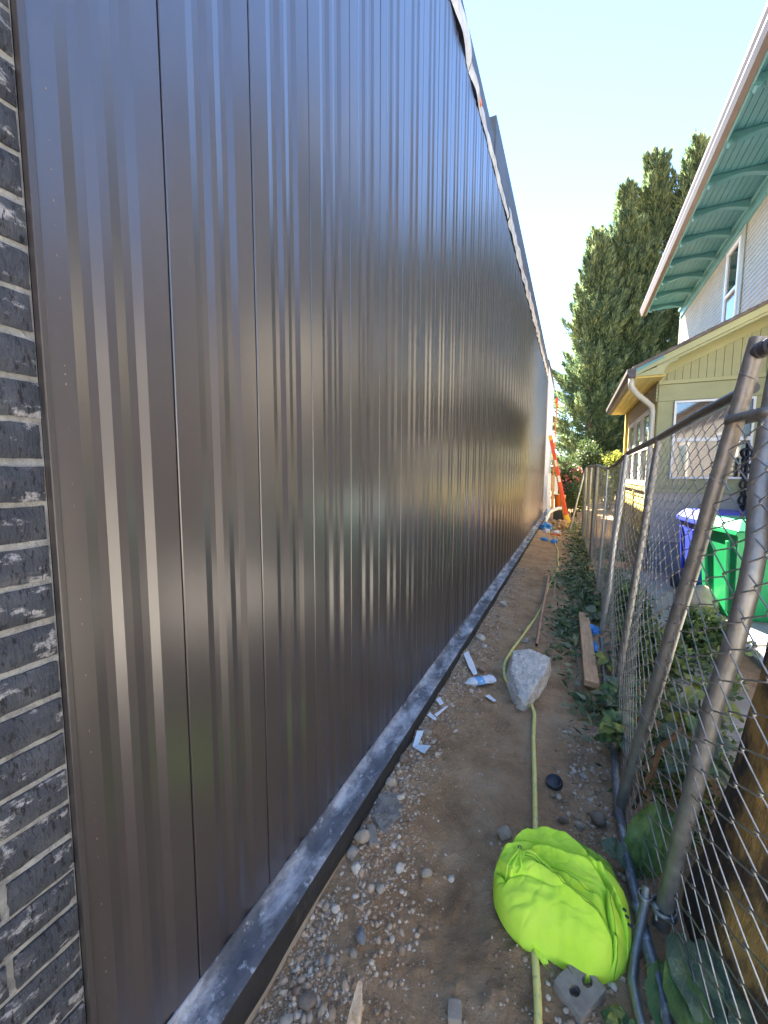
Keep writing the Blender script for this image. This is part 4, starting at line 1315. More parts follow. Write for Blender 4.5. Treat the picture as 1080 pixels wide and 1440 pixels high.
# ------------------------------------------------------------------ hose, pipe, planks
def hz(pts, r, lift=0.0):
    """smooth path over the ground through xy points"""
    out = []
    P = [Vector((p[0], p[1], 0)) for p in pts]
    for i in range(len(P) - 1):
        p0, p1, p2, p3 = P[max(i - 1, 0)], P[i], P[i + 1], P[min(i + 2, len(P) - 1)]
        k = max(3, int((p2 - p1).length / 0.03))
        for j in range(k):
            t = j / k
            out.append(0.5 * ((2 * p1) + (p2 - p0) * t + (2 * p0 - 5 * p1 + 4 * p2 - p3) * t * t + (3 * p1 - p0 - 3 * p2 + p3) * t ** 3))
    out.append(P[-1])
    zz = [max(gz(q.x, q.y), gz(q.x + 0.01, q.y), gz(q.x - 0.01, q.y)) for q in out]
    zs = [sum(zz[max(0, i - 2):i + 3]) / len(zz[max(0, i - 2):i + 3]) for i in range(len(zz))]
    return [Vector((q.x, q.y, z + r * 0.8 + lift)) for q, z in zip(out, zs)]


path = [(-0.012, 0.30), (-0.016, 0.75), (-0.018, 0.981), (-0.040, 1.159), (-0.062, 1.47), (-0.094, 1.836), (-0.125, 2.15), (-0.150, 2.44), (-0.24, 2.60), (-0.335, 2.69), (-0.372, 2.80), (-0.385, 2.95), (-0.368, 3.22), (-0.294, 3.83), (-0.238, 4.4), (-0.222, 4.9), (-0.205, 5.48), (-0.15, 6.2), (-0.135, 6.7), (-0.165, 7.3), (-0.18, 7.9), (-0.24, 8.6), (-0.264, 9.137), (-0.30, 9.8)]
b = MB().tube(hz(path, 0.0105), 0.0105, 10)
tag(b.build('air_hose', m_hose, None, smooth=True), 'long lime yellow hose snaking down the middle of the dirt alley', 'hose')
b = MB().tube([(-0.200, 3.34, -1.352), (-0.215, 4.3, -1.355), (-0.228, 5.80, -1.36)], 0.0125, 10)
b.tube([(-0.200, 3.336, -1.352), (-0.2, 3.345, -1.352)], 0.0105, 10)
cp = b.build('copper_pipe', m_copper, None, smooth=True, autos=50)
tag(cp, 'straight copper coloured pipe lying beside the yellow hose', 'pipe')
link_mesh('bore_shade', MB().tube([(-0.1997, 3.325, -1.352), (-0.1998, 3.3345, -1.352)], 0.009, 10).build('tmp', m_end_shade).data, cp)  # solid dark disc, shade of the open pipe end put in its colour
bpy.data.objects.remove(bpy.data.objects['tmp'])
b = MB().tube([(-0.129, 4.86, -1.42), (-0.127, 4.95, -1.30), (-0.126, 5.02, -1.215)], 0.007, 6)
tag(b.build('survey_stake', m_wood, None), 'short pale stake standing right of the copper pipe', 'stake')


def plank(name, a, b_, w, t, mat, label, roll=0.0):
    a, b_ = Vector(a), Vector(b_)
    n = 14
    d = (b_ - a).normalized()
    s = d.cross(Vector((math.sin(roll), 0, math.cos(roll)))).normalized()
    u = s.cross(d)
    vs, fs = [], []
    for i in range(n + 1):
        c0 = a.lerp(b_, i / n)
        for (p, q) in ((-1, -1), (1, -1), (1, 1), (-1, 1)):
            j = Vector((0.0015 * noise.noise(Vector((i * 0.9, p, q))), 0.004 * noise.noise(Vector((p * 3, q, i))) if i in (0, n) else 0, 0.0015 * noise.noise(Vector((i, q, p * 4)))))
            vs.append(c0 + s * (p * w / 2) + u * (q * t / 2) + j)
    for i in range(n):
        for k in range(4):
            k2 = (k + 1) % 4
            fs.append((i * 4 + k, i * 4 + k2, (i + 1) * 4 + k2, (i + 1) * 4 + k))
    fs += [(3, 2, 1, 0), (n * 4, n * 4 + 1, n * 4 + 2, n * 4 + 3)]
    return tag(MB().add(vs, fs).build(name, mat, None), label, 'plank')


plank('wood_plank', (0.170, 2.82, -1.345), (0.155, 4.24, -1.343), 0.085, 0.038, m_wood, 'long raw wood plank lying along the foot of the fence', 0.12)
# split stake end at the bottom edge
b = MB()
vs = [(-0.425, 0.60, -1.42), (-0.385, 0.60, -1.42), (-0.385, 0.64, -1.42), (-0.425, 0.64, -1.42),
      (-0.430, 0.742, -1.285), (-0.402, 0.742, -1.285), (-0.400, 0.755, -1.29), (-0.428, 0.758, -1.29), (-0.432, 0.79, -1.262), (-0.421, 0.795, -1.262)]
b.add(vs, [(0, 3, 2, 1), (0, 1, 5, 4), (1, 2, 6, 5), (2, 3, 7, 6), (3, 0, 4, 7), (4, 5, 9, 8), (5, 6, 9), (6, 7, 8, 9), (7, 4, 8)])
tag(b.build('split_stake', m_wood2, None, bevel=0.002), 'pointed splintered wood stake poking in at the bottom edge', 'stake')

# ------------------------------------------------------------------ concrete chunk
def hull(name, pts, mat, label, cat, bev=0.006, rough=0.004, cuts=3, group=None):
    bm = bmesh.new()
    for p in pts:
        bm.verts.new(p)
    r = bmesh.ops.convex_hull(bm, input=bm.verts)
    bmesh.ops.delete(bm, geom=[v for v in bm.verts if not v.link_faces], context='VERTS')
    bmesh.ops.bevel(bm, geom=list(bm.edges), offset=bev, segments=2, profile=0.6, affect='EDGES', clamp_overlap=True)
    bmesh.ops.triangulate(bm, faces=bm.faces)
    for _ in range(cuts):
        bmesh.ops.subdivide_edges(bm, edges=[e for e in bm.edges if e.calc_length() > 0.011], cuts=1, use_grid_fill=False)
        bmesh.ops.triangulate(bm, faces=bm.faces)
    for v in bm.verts:
        v.co += Vector((noise.noise(v.co * 30), noise.noise(v.co * 30 + Vector((9, 0, 0))), noise.noise(v.co * 30 + Vector((0, 9, 0))))) * rough + Vector((noise.noise(v.co * 75), noise.noise(v.co * 75 + Vector((9, 0, 0))), noise.noise(v.co * 75 + Vector((0, 9, 0))))) * rough * 0.45
    bmesh.ops.recalc_face_normals(bm, faces=bm.faces)
    me = bpy.data.meshes.new(name)
    bm.to_mesh(me)
    bm.free()
    me.materials.append(mat)
    o = link_mesh(name, me)
    return tag(o, label, cat, group)


hull('concrete_chunk', [(-0.335, 2.98, -1.285), (-0.232, 3.02, -1.262), (-0.085, 2.93, -1.262), (-0.100, 2.76, -1.275), (-0.186, 2.40, -1.318), (-0.225, 2.42, -1.325), (-0.318, 2.72, -1.30),
                        (-0.36, 3.05, -1.42), (-0.07, 3.02, -1.42), (-0.10, 2.72, -1.42), (-0.19, 2.42, -1.42), (-0.255, 2.43, -1.42), (-0.37, 2.75, -1.42)],
     m_conc2, 'wedge shaped broken concrete slab lying across the yellow hose', 'concrete', 0.007, 0.009, cuts=4)

# ------------------------------------------------------------------ stones
def stone(x, y, rx, ry, rz_, mat, label, seed, group='loose stones on the alley dirt', rot=None, box=False, sink=0.3):
    me = bpy.data.meshes.new('stone')
    bm = bmesh.new()
    if box:
        bmesh.ops.create_cube(bm, size=2)
        bmesh.ops.bevel(bm, geom=list(bm.edges), offset=0.25, segments=2, profile=0.6, affect='EDGES')
        bmesh.ops.triangulate(bm, faces=bm.faces)
    else:
        bmesh.ops.create_icosphere(bm, subdivisions=3, radius=1)
    amp = 0.07 if box else 0.30
    for v in bm.verts:
        p = v.co.copy()
        k = 1 + amp * noise.noise(p * 1.1 + Vector((seed * 3.7, 0, 0))) + 0.06 * noise.noise(p * 3.2 + Vector((0, seed * 2.1, 0)))
        v.co = Vector((p.x * rx * k, p.y * ry * k, p.z * rz_ * k))
    bm.to_mesh(me)
    bm.free()
    me.materials.append(mat)
    me.polygons.foreach_set('use_smooth', [not box] * len(me.polygons))
    o = link_mesh('stone', me)
    o.location = (x, y, gz(x, y) + rz_ * (1 - sink * 1.2))
    o.rotation_euler = (random.uniform(-0.15, 0.15), random.uniform(-0.15, 0.15), rot if rot is not None else random.uniform(0, 3.1))
    return tag(o, label, 'stone', group)


TAN, GRY, BRN, PAL, BLU, RUS = m_stone
ST = [
    (-0.662, 1.52, 0.026, 0.022, 0.020, TAN, 'round tan stone against the black curb beside the flat grey patch'),
    (-0.668, 1.68, 0.024, 0.024, 0.019, BRN, 'upright brown stone below the folded pale paper at the curb'),
    (-0.655, 1.24, 0.028, 0.026, 0.023, TAN, 'largest rounded tan stone touching the curb above the wood block'),
    (-0.667, 1.18, 0.020, 0.020, 0.017, GRY, 'grey stone wedged against the curb left of the wood block'),
    (-0.632, 1.485, 0.015, 0.012, 0.011, RUS, 'small brownish stone right of the round tan curb stone'),
    (-0.628, 1.138, 0.017, 0.016, 0.015, PAL, 'pale cream stone just below the small wood block'),
    (-0.494, 1.212, 0.018, 0.015, 0.013, PAL, 'pale egg shaped stone alone in the gravel right of the wood block'),
    (-0.517, 0.967, 0.016, 0.026, 0.015, BLU, 'smooth blue grey oval stone in the near gravel'),
    (-0.52, 0.924, 0.011, 0.013, 0.009, TAN, 'small tan pebble right below the blue grey oval stone'),
    (-0.403, 1.24, 0.021, 0.015, 0.013, TAN, 'tan stone halfway between the curb and the lime jacket'),
    (-0.525, 1.119, 0.016, 0.014, 0.013, GRY, 'grey stone above the dark hollow in the gravel'),
    (-0.58, 0.78, 0.017, 0.027, 0.014, BRN, 'flat brown oblong stone near the bottom edge by the curb'),
    (-0.626, 0.998, 0.014, 0.014, 0.011, PAL, 'right one of two pale pebbles near the curb in front'),
    (-0.660, 0.993, 0.012, 0.012, 0.010, TAN, 'left one of two pale pebbles near the curb in front'),
    (-0.178, 1.521, 0.031, 0.026, 0.022, TAN, 'rounded tan stone just above left of the lime jacket'),
    (-0.573, 0.881, 0.011, 0.014, 0.009, GRY, 'small grey egg pebble between blue stone and curb'),
    (-0.605, 0.726, 0.014, 0.016, 0.011, GRY, 'tan grey stone at the very bottom by the curb'),
    (-0.62, 0.784, 0.011, 0.011, 0.009, RUS, 'orange tan pebble close to the curb above the bottom edge'),
    (-0.633, 1.913, 0.030, 0.019, 0.018, TAN, 'wide tan stone beside the white torn strip'),
    (-0.675, 1.88, 0.015, 0.022, 0.018, RUS, 'orange brown stone leaning on the curb beside a wide tan stone'),
    (-0.598, 1.471, 0.018, 0.013, 0.011, PAL, 'bright white chip near the flat grey patch'),
    (0.157, 1.739, 0.034, 0.031, 0.024, BRN, 'dark brown rock near the foot of the leaning post'),
    (0.029, 1.694, 0.021, 0.014, 0.012, BRN, 'flat brown stone right of the hose above the jacket'),
    (0.109, 1.996, 0.023, 0.016, 0.013, GRY, 'grey stone lying right of the round black lid'),
    (0.005, 1.812, 0.021, 0.012, 0.010, TAN, 'flat tan stone just below the black lid'),
    (0.087, 1.690, 0.021, 0.014, 0.012, TAN, 'tan stone left of the dark brown rock'),
    (-0.625, 3.24, 0.042, 0.036, 0.026, PAL, 'rough pale clod beside the curb above the bottle'),
    (-0.566, 3.105, 0.022, 0.022, 0.018, PAL, 'smooth white pebble right of the rough pale clod'),
    (-0.60, 4.258, 0.060, 0.032, 0.024, PAL, 'long white stone by the curb in the middle distance'),
    (-0.513, 2.732, 0.030, 0.024, 0.020, RUS, 'reddish tan stone behind the crushed bottle'),
    (-0.298, 3.441, 0.047, 0.026, 0.020, GRY, 'grey stone behind the concrete slab beside the copper pipe end'),
]
for i, (x, y, a, b2, c2, mt, lab) in enumerate(ST):
    stone(x, y, a, b2, c2, mt, lab, i + 1)
stone(1.20, 4.98, 0.17, 0.14, 0.16, TAN, 'pale sunlit boulder at the foot of the blue bin', 50, group=None, sink=0.2)
stone(-0.219, 0.932, 0.018, 0.025, 0.012, TAN, 'squarish tan stone in the bare dirt near the bottom', 51, rot=0.25, box=True)
tag(stone(-0.63, 1.265, 0.017, 0.043, 0.011, m_greyw, 'small rectangular wood block lying among the curb stones', 52, rot=0.62, box=True), cat='wood block')
hull('mortar_patch', [(-0.67, 1.33, -1.352), (-0.60, 1.30, -1.362), (-0.565, 1.40, -1.362), (-0.60, 1.49, -1.357), (-0.672, 1.46, -1.345), (-0.67, 1.31, -1.42), (-0.58, 1.28, -1.42), (-0.55, 1.40, -1.42), (-0.60, 1.51, -1.42), (-0.68, 1.48, -1.42)],
     m_conc3, 'flat rough grey concrete patch set in the gravel at the curb', 'concrete', 0.012, 0.012)

# gravel: thousands of pebbles too many to count
ico = bmesh.new()
bmesh.ops.create_icosphere(ico, subdivisions=1, radius=1)
IV = np.array([v.co[:] for v in ico.verts])
IF = np.array([[v.index for v in f.verts] for f in ico.faces])
ico.free()


def gravel(name, pts, seed):
    rg = np.random.default_rng(seed)
    n = len(pts)
    Vs = np.empty((n, len(IV), 3))
    for i, (x, y, z, r) in enumerate(pts):
        sc = r * (0.65 + 0.6 * rg.random(3)) * np.array([1, 1, 0.75])
        a = rg.random() * 6.28
        q = IV * (1 + 0.22 * rg.normal(size=(len(IV), 1))) * sc
        ca, sa = math.cos(a), math.sin(a)
        Vs[i] = np.stack([q[:, 0] * ca - q[:, 1] * sa, q[:, 0] * sa + q[:, 1] * ca, q[:, 2]], 1) + (x, y, z)
    Fs = (IF[None] + (np.arange(n) * len(IV))[:, None, None]).reshape(-1, 3)
    return np_mesh(name, Vs.reshape(-1, 3), Fs, m_gravel, smooth=True, kind='stuff')


pts = []
rr = random.Random(9)
while len(pts) < 16000:
    y = 0.5 + rr.random() ** 1.5 * 5.5
    x = -0.69 + abs(rr.gauss(0, 0.15 if y < 1.35 else (0.09 if y < 2.2 else 0.12)))
    if x > 0.2: continue
    if noise.noise(Vector((x * 6, y * 5, 2))) < -0.25 and rr.random() < 0.8: continue
    r = min(0.014, 0.0018 + rr.expovariate(1 / 0.0023))
    pts.append((x, y, gz(x, y) + r * (rr.random() * 0.5 - 0.25), r))
while len(pts) < 22500:
    y = 0.5 + rr.random() ** 1.3 * 6.5
    x = rr.uniform(-0.66, 0.30)
    if noise.noise(Vector((x * 4, y * 3, 7))) < 0.0 and rr.random() < 0.75: continue
    r = min(0.010, 0.0014 + rr.expovariate(1 / 0.0014))
    pts.append((x, y, gz(x, y) + r * (rr.random() * 0.5 - 0.3), r))
while len(pts) < 24000:
    y = rr.uniform(0.7, 2.4)
    x = 0.12 + rr.gauss(0, 0.07)
    r = min(0.014, 0.002 + rr.expovariate(1 / 0.003))
    pts.append((x, y, gz(x, y) + r * 0.25, r))
gravel('gravel', pts, 21)

# ------------------------------------------------------------------ lime jacket
OUT = [(-0.188, 1.275), (-0.165, 1.37), (-0.112, 1.475), (-0.045, 1.545), (0.028, 1.578), (0.085, 1.580), (0.138, 1.555), (0.178, 1.49), (0.206, 1.405), (0.226, 1.31), (0.216, 1.240), (0.190, 1.185),
       (0.158, 1.155), (0.105, 1.128), (0.055, 1.132), (0.020, 1.138), (-0.030, 1.138), (-0.085, 1.142), (-0.135, 1.175), (-0.172, 1.222)]
JC = Vector((0.028, 1.335))
ang = sorted([(math.atan2(p[1] - JC.y, p[0] - JC.x), math.hypot(p[0] - JC.x, p[1] - JC.y)) for p in OUT])


def orad(a):
    n = len(ang)
    for i in range(n):
        a0, r0 = ang[i]
        a1, r1 = ang[(i + 1) % n]
        if i == n - 1: a1 += 2 * math.pi
        for aa in (a, a + 2 * math.pi):
            if a0 <= aa <= a1:
                t = (aa - a0) / (a1 - a0)
                t = t * t * (3 - 2 * t) * 0.5 + t * 0.5
                return r0 + (r1 - r0) * t
    return ang[0][1]


# fold lines as read on the cloth: (u right 0..1, v down 0..1) over the pile, lower layer on the left of the direction of travel
JX0, JX1, JY0, JY1 = -0.185, 0.222, 1.535, 1.165


def juv(u, v):
    return Vector((JX0 + (JX1 - JX0) * u, float(np.interp(v, (0, 0.13, 0.27, 0.5, 0.75, 1.0), (1.578, 1.458, 1.372, 1.268, 1.195, 1.15)))))


FOLDS = [  # (points, ridge height, ridge width, drop height, drop width)
    ([(0.00, 0.42), (0.10, 0.29), (0.25, 0.155), (0.38, 0.130), (0.48, 0.133), (0.62, 0.175), (0.74, 0.245), (0.83, 0.26)], 0.016, 0.020, 0.026, 0.006),
    ([(0.02, 0.42), (0.13, 0.31), (0.25, 0.265), (0.33, 0.275), (0.45, 0.27), (0.58, 0.265), (0.74, 0.265)], 0.010, 0.016, 0.012, 0.005),
    ([(0.22, 0.38), (0.32, 0.30), (0.44, 0.275), (0.60, 0.285), (0.74, 0.29), (0.82, 0.37)], 0.008, 0.016, 0.010, 0.005),
    ([(0.14, 0.365), (0.27, 0.36), (0.36, 0.39), (0.50, 0.43), (0.65, 0.46), (0.81, 0.485)], 0.007, 0.013, 0.010, 0.0045),
    ([(0.20, 0.385), (0.32, 0.40), (0.42, 0.455), (0.51, 0.515), (0.62, 0.57), (0.73, 0.625), (0.83, 0.69), (0.87, 0.72)], 0.012, 0.020, 0.014, 0.005),
    ([(0.22, 0.46), (0.35, 0.47), (0.45, 0.505), (0.55, 0.56), (0.68, 0.62), (0.78, 0.69)], 0.006, 0.012, 0.005, 0.006),
    ([(0.83, 1.0), (0.855, 0.86), (0.86, 0.75), (0.84, 0.64), (0.82, 0.52), (0.825, 0.38)], 0.012, 0.016, 0.014, 0.005),
    ([(0.88, 0.97), (0.94, 0.80), (0.95, 0.62), (0.90, 0.46), (0.82, 0.33), (0.76, 0.26)], 0.010, 0.018, 0.010, 0.006),
    ([(0.15, 0.60), (0.105, 0.53), (0.05, 0.48), (0.01, 0.46)], 0.010, 0.016, 0.020, 0.006),
]
FL = []
for pl, a1_, w1, a2, w2 in FOLDS:
    q = [juv(*p) for p in pl]
    den = []
    for i in range(len(q) - 1):
        for k in range(8):
            p0, p1, p2, p3 = q[max(i - 1, 0)], q[i], q[i + 1], q[min(i + 2, len(q) - 1)]
            t = k / 8
            den.append(0.5 * ((2 * p1) + (p2 - p0) * t + (2 * p0 - 5 * p1 + 4 * p2 - p3) * t * t + (3 * p1 - p0 - 3 * p2 + p3) * t ** 3))
    den.append(q[-1])
    FL.append((np.array([[d.x, d.y] for d in den]), a1_, w1, a2, w2))
NRr, NA = 150, 560
XY = np.zeros((NRr + 1, NA, 2))
RHO = np.zeros((NRr + 1, NA))
for k in range(NA):
    a = -math.pi + 2 * math.pi * k / NA
    R0 = orad(a)
    for i in range(NRr + 1):
        rho = i / NRr
        XY[i, k] = (JC.x + math.cos(a) * R0 * rho, JC.y + math.sin(a) * R0 * rho)
        RHO[i, k] = rho
flat = XY.reshape(-1, 2)
rho = RHO.reshape(-1)
dome = np.interp(flat[:, 1], (1.12, 1.18, 1.27, 1.38, 1.445, 1.475, 1.58), (0.086, 0.112, 0.132, 0.130, 0.116, 0.078, 0.045)) * np.clip(1 - rho ** 5, 0, 1) ** 0.5
hgt = dome.copy()
edge = np.clip((1 - rho) / 0.10, 0, 1)
sd0 = None
for fi, (pl, a1_, w1, a2, w2) in enumerate(FL):
    A_ = pl[:-1]
    B_ = pl[1:]
    AB = B_ - A_
    best = np.full(len(flat), 9.0)
    sgn = np.ones(len(flat))
    tt = np.zeros(len(flat))
    for j in range(len(A_)):
        ap = flat - A_[j]
        t = np.clip((ap @ AB[j]) / (AB[j] @ AB[j] + 1e-12), 0, 1)
        dv = ap - t[:, None] * AB[j]
        d = np.hypot(dv[:, 0], dv[:, 1])
        s = np.sign(AB[j][0] * ap[:, 1] - AB[j][1] * ap[:, 0])
        u = d < best
        best = np.where(u, d, best)
        sgn = np.where(u, s, sgn)
        tt = np.where(u, (j + t) / len(A_), tt)
    fade = np.clip(np.minimum(tt, 1 - tt) / 0.10, 0, 1)
    fade = fade * fade * (3 - 2 * fade)
    below = sgn > 0                     # on the left: the layer underneath
    over = 2.1 * a1_ * np.exp(-(best / w1) ** 1.3)
    und = -a2 * 1.8 * np.exp(-(best / (w2 * 2.2)) ** 1.1)
    hgt += edge * fade * (np.where(below, und, over) - 0.9 * a2 * np.exp(-(best / 0.0048) ** 2))
    if fi == 0:
        sd0 = np.where(below, best, -best)
nzv = np.array([0.007 * noise.noise(Vector((p[0] * 12, p[1] * 14, 3))) + 0.0030 * noise.noise(Vector((p[0] * 38, p[1] * 30, 8))) + 0.007 * (1 - abs(noise.noise(Vector((p[0] * 9 + p[1] * 14, p[1] * 24 - p[0] * 10, 1))))) for p in flat])
crz = []
for p in flat:
    wx = p[0] + 0.018 * noise.noise(Vector((p[0] * 9, p[1] * 9, 21)))
    wy = p[1] + 0.018 * noise.noise(Vector((p[0] * 9, p[1] * 9, 47)))
    n1 = noise.noise(Vector((wx * 4 + wy * 3, wy * 13 - wx * 4, 2)))
    n2 = noise.noise(Vector((wx * 19 - wy * 10, wy * 26 + wx * 9, 6)))
    n3 = noise.noise(Vector((wx * 30 + wy * 24, wy * 14, 13)))
    crz.append(-0.010 * max(0, 1 - abs(n1) / 0.13) ** 1.4 - 0.0022 * max(0, 1 - abs(n2) / 0.2) ** 1.5 - 0.0008 * max(0, 1 - abs(n3) / 0.3) + 0.012 * n1)
hgt += (nzv + np.array(crz) * np.clip(0.35 + 0.65 * (flat[:, 1] - 1.17) / 0.12, 0.35, 1)) * edge
gj = -1.402
Z = gj + 0.012 + np.maximum(hgt, 0)
# edge rolls under
V_ = np.column_stack([flat, Z])
pull = np.clip((rho - 0.9) / 0.1, 0, 1)
V_[:, 0] += (JC.x - flat[:, 0]) * 0.03 * pull ** 3
F_ = []
for i in range(NRr):
    for k in range(NA):
        k2 = (k + 1) % NA
        F_.append((i * NA + k, (i + 1) * NA + k, (i + 1) * NA + k2, i * NA + k2))
F_ = np.array(F_)
jk = empty('safety_jacket', (0.028, 1.315, -1.40), 'crumpled fluorescent lime safety sweatshirt heaped on the hose', 'jacket')
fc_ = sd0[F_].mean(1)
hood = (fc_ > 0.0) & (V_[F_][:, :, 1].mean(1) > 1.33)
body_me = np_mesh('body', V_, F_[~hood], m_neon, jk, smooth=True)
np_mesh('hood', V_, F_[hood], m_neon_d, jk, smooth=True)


def jz(p):
    i = np.argmin((flat[:, 0] - p[0]) ** 2 + (flat[:, 1] - p[1]) ** 2)
    return float(Z[i])


def cord(uvs, r, lift=0.004):
    out = []
    for (u, v) in uvs:
        p = juv(u, v)
        out.append(Vector((p.x, p.y, jz(p) + lift)))
    return out


loop = [(0.195, 0.385), (0.165, 0.43), (0.135, 0.48), (0.120, 0.53), (0.115, 0.565)]
loop2 = [(0.195, 0.385), (0.205, 0.43), (0.215, 0.48), (0.225, 0.52), (0.205, 0.56), (0.178, 0.565), (0.160, 0.54), (0.170, 0.49), (0.190, 0.43), (0.195, 0.385)]
b = MB().tube(cord(loop, 0.004), 0.0042, 7)
b.tube(cord(loop2, 0.004), 0.0042, 7)
b.build('drawstring', m_neon, jk, smooth=True)
b = MB()
for (u, v) in ((0.195, 0.378),):
    p = juv(u, v)
    ring = [Vector((p.x + 0.0055 * math.cos(a), p.y + 0.0055 * math.sin(a), jz(p) + 0.004)) for a in [2 * math.pi * k / 12 for k in range(13)]]
    b.tube(ring, 0.0016, 5, cap=False)
b.build('eyelet', m_blkpl, jk, smooth=True)
for (fi_, dv_) in ((4, 0.030), (4, 0.042), (3, 0.022), (6, 0.0)):
    q_ = [(u_ + (0.018 if fi_ == 6 else 0), v_ + dv_) for (u_, v_) in FOLDS[fi_][0]]
    dense = []
    for (ua, va), (ub, vb2) in zip(q_[:-1], q_[1:]):
        dense += [(ua + (ub - ua) * t / 6, va + (vb2 - va) * t / 6) for t in range(6)]
    MB().tube(cord(dense[2:-2], 0.0003), 0.0011, 5).build('seam', m_neon_d, jk, smooth=True)
b = MB()
p = juv(0.94, 0.485)
for k in range(3):
    q = Vector((p.x + 0.006 * (k - 1), p.y - 0.008 * k, 0))
    b.tube([(q.x, q.y, jz(q) + 0.0015), (q.x + 0.006, q.y - 0.005, jz(q) + 0.003)], 0.004, 6)
b.build('logo_mark', m_blkpl, jk, smooth=True)
p = juv(0.385, 1.0)
b = MB()
vs, fs = leaf_geo((p.x - 0.02, p.y + 0.01, -1.365), (p.x + 0.03, p.y - 0.035, -1.388), 0.035, 0.2, (0, 0, 1), wave=0.3)
b.add(vs, fs).build('cuff', m_neon, jk, smooth=True)

# ------------------------------------------------------------------ two hole brick, lid, litter
R45 = Matrix.Rotation(0.0, 3, 'Z')
bm = bmesh.new()
cor = [Vector((0.012, 1.075, 0)), Vector((0.080, 1.020, 0)), Vector((0.144, 1.115, 0)), Vector((0.074, 1.175, 0))]
ctr = sum(cor, Vector()) / 4
ex = ((cor[1] - cor[0]) + (cor[2] - cor[3])).normalized()
ey = ((cor[3] - cor[0]) + (cor[2] - cor[1])).normalized()
vb = MB()
zt, zb_ = -1.364, -1.44
NHo = 16
holes = [(0.0, -0.022), (0.006, 0.026)]
HW, HL = 0.043, 0.056
# top face split in two halves, each a square ring round an oval hole
for hi, (hx, hy) in enumerate(holes):
    y0, y1 = (-HL, 0.002) if hi == 0 else (0.002, HL)
    ring, outer = [], []
    for k in range(NHo):
        a = 2 * math.pi * k / NHo
        dx, dy = math.cos(a), math.sin(a)
        ring.append((hx + 0.013 * dx, hy + 0.0175 * dy))
        tx = ((HW if dx > 0 else -HW) - hx) / dx if abs(dx) > 1e-6 else 9
        ty = ((y1 if dy > 0 else y0) - hy) / dy if abs(dy) > 1e-6 else 9
        t = min(tx, ty)
        outer.append((hx + t * dx, hy + t * dy))
    W2 = lambda p, z: ctr + ex * p[0] + ey * p[1] + Vector((0, 0, z))
    vs = [W2(p, zt) for p in ring] + [W2(p, zt) for p in outer] + [W2(p, zb_ + 0.02) for p in ring]
    fs = []
    for k in range(NHo):
        k2 = (k + 1) % NHo
        fs.append((k, NHo + k, NHo + k2, k2))
        fs.append((k2, 2 * NHo + k2, 2 * NHo + k, k))
    fs.append(tuple(range(2 * NHo, 3 * NHo)))
    # corner fillers
    vb.add(vs, fs)
    for (sx, yy) in ((-HW, y0), (HW, y0), (HW, y1), (-HW, y1)):
        cand = sorted(range(NHo), key=lambda k: (outer[k][0] - sx) ** 2 + (outer[k][1] - yy) ** 2)[:2]
        vb.add([W2((sx, yy), zt), W2(outer[cand[0]], zt), W2(outer[cand[1]], zt)], [(0, 1, 2)])
P4 = [(-HW, -HL), (HW, -HL), (HW, HL), (-HW, HL)]
vs = [W2(p, zt) for p in P4] + [W2(p, zb_) for p in P4]
vb.add(vs, [(0, 1, 5, 4), (1, 2, 6, 5), (2, 3, 7, 6), (3, 0, 4, 7), (4, 5, 6, 7)])
tag(vb.build('cored_brick', m_block, None), 'grey brick with two oval holes half under the lime jacket', 'brick')
bm.free()

ld = MB()
cx, cy, cz = -0.015, 1.879, gz(-0.015, 1.879) + 0.02
prof = [(0.0, -0.006), (0.022, -0.006), (0.028, -0.001), (0.030, 0.003), (0.034, 0.004), (0.0365, 0.0), (0.0365, -0.012), (0.034, -0.02)]
n = 28
tilt = Matrix.Rotation(math.radians(14), 3, 'X') @ Matrix.Rotation(math.radians(-8), 3, 'Y')
vs = [Vector((cx, cy, cz)) + tilt @ Vector((0, 0, prof[0][1]))]
for (r, z) in prof[1:]:
    for k in range(n):
        a = 2 * math.pi * k / n
        vs.append(Vector((cx, cy, cz)) + tilt @ Vector((r * math.cos(a), r * math.sin(a), z)))
fs = [(0, 1 + k, 1 + (k + 1) % n) for k in range(n)]
for i in range(len(prof) - 2):
    for k in range(n):
        k2 = (k + 1) % n
        fs.append((1 + i * n + k, 1 + (i + 1) * n + k, 1 + (i + 1) * n + k2, 1 + i * n + k2))
tag(ld.add(vs, fs).build('plastic_lid', m_blkpl, None, smooth=True, autos=40), 'round black plastic lid lying in the dirt right of the hose', 'lid')

# crushed bottle
bt = empty('crushed_bottle', (-0.495, 2.57, -1.37), 'crushed clear plastic bottle with a blue label on the gravel', 'bottle')
m_clear = M('crinkled clear plastic', [(0.72, 0.76, 0.80), (0.85, 0.88, 0.90)], scale=50, rough=0.25, bump=0.8, bscale=60, bdist=0.01, spec=0.7)
m_lblue = M('blue bottle label', [(0.10, 0.34, 0.68), (0.25, 0.52, 0.80)], scale=40, rough=0.4)
a0 = Vector((-0.560, 2.505, -1.335))
a1 = Vector((-0.415, 2.635, -1.335))
zz = gz(-0.5, 2.57)


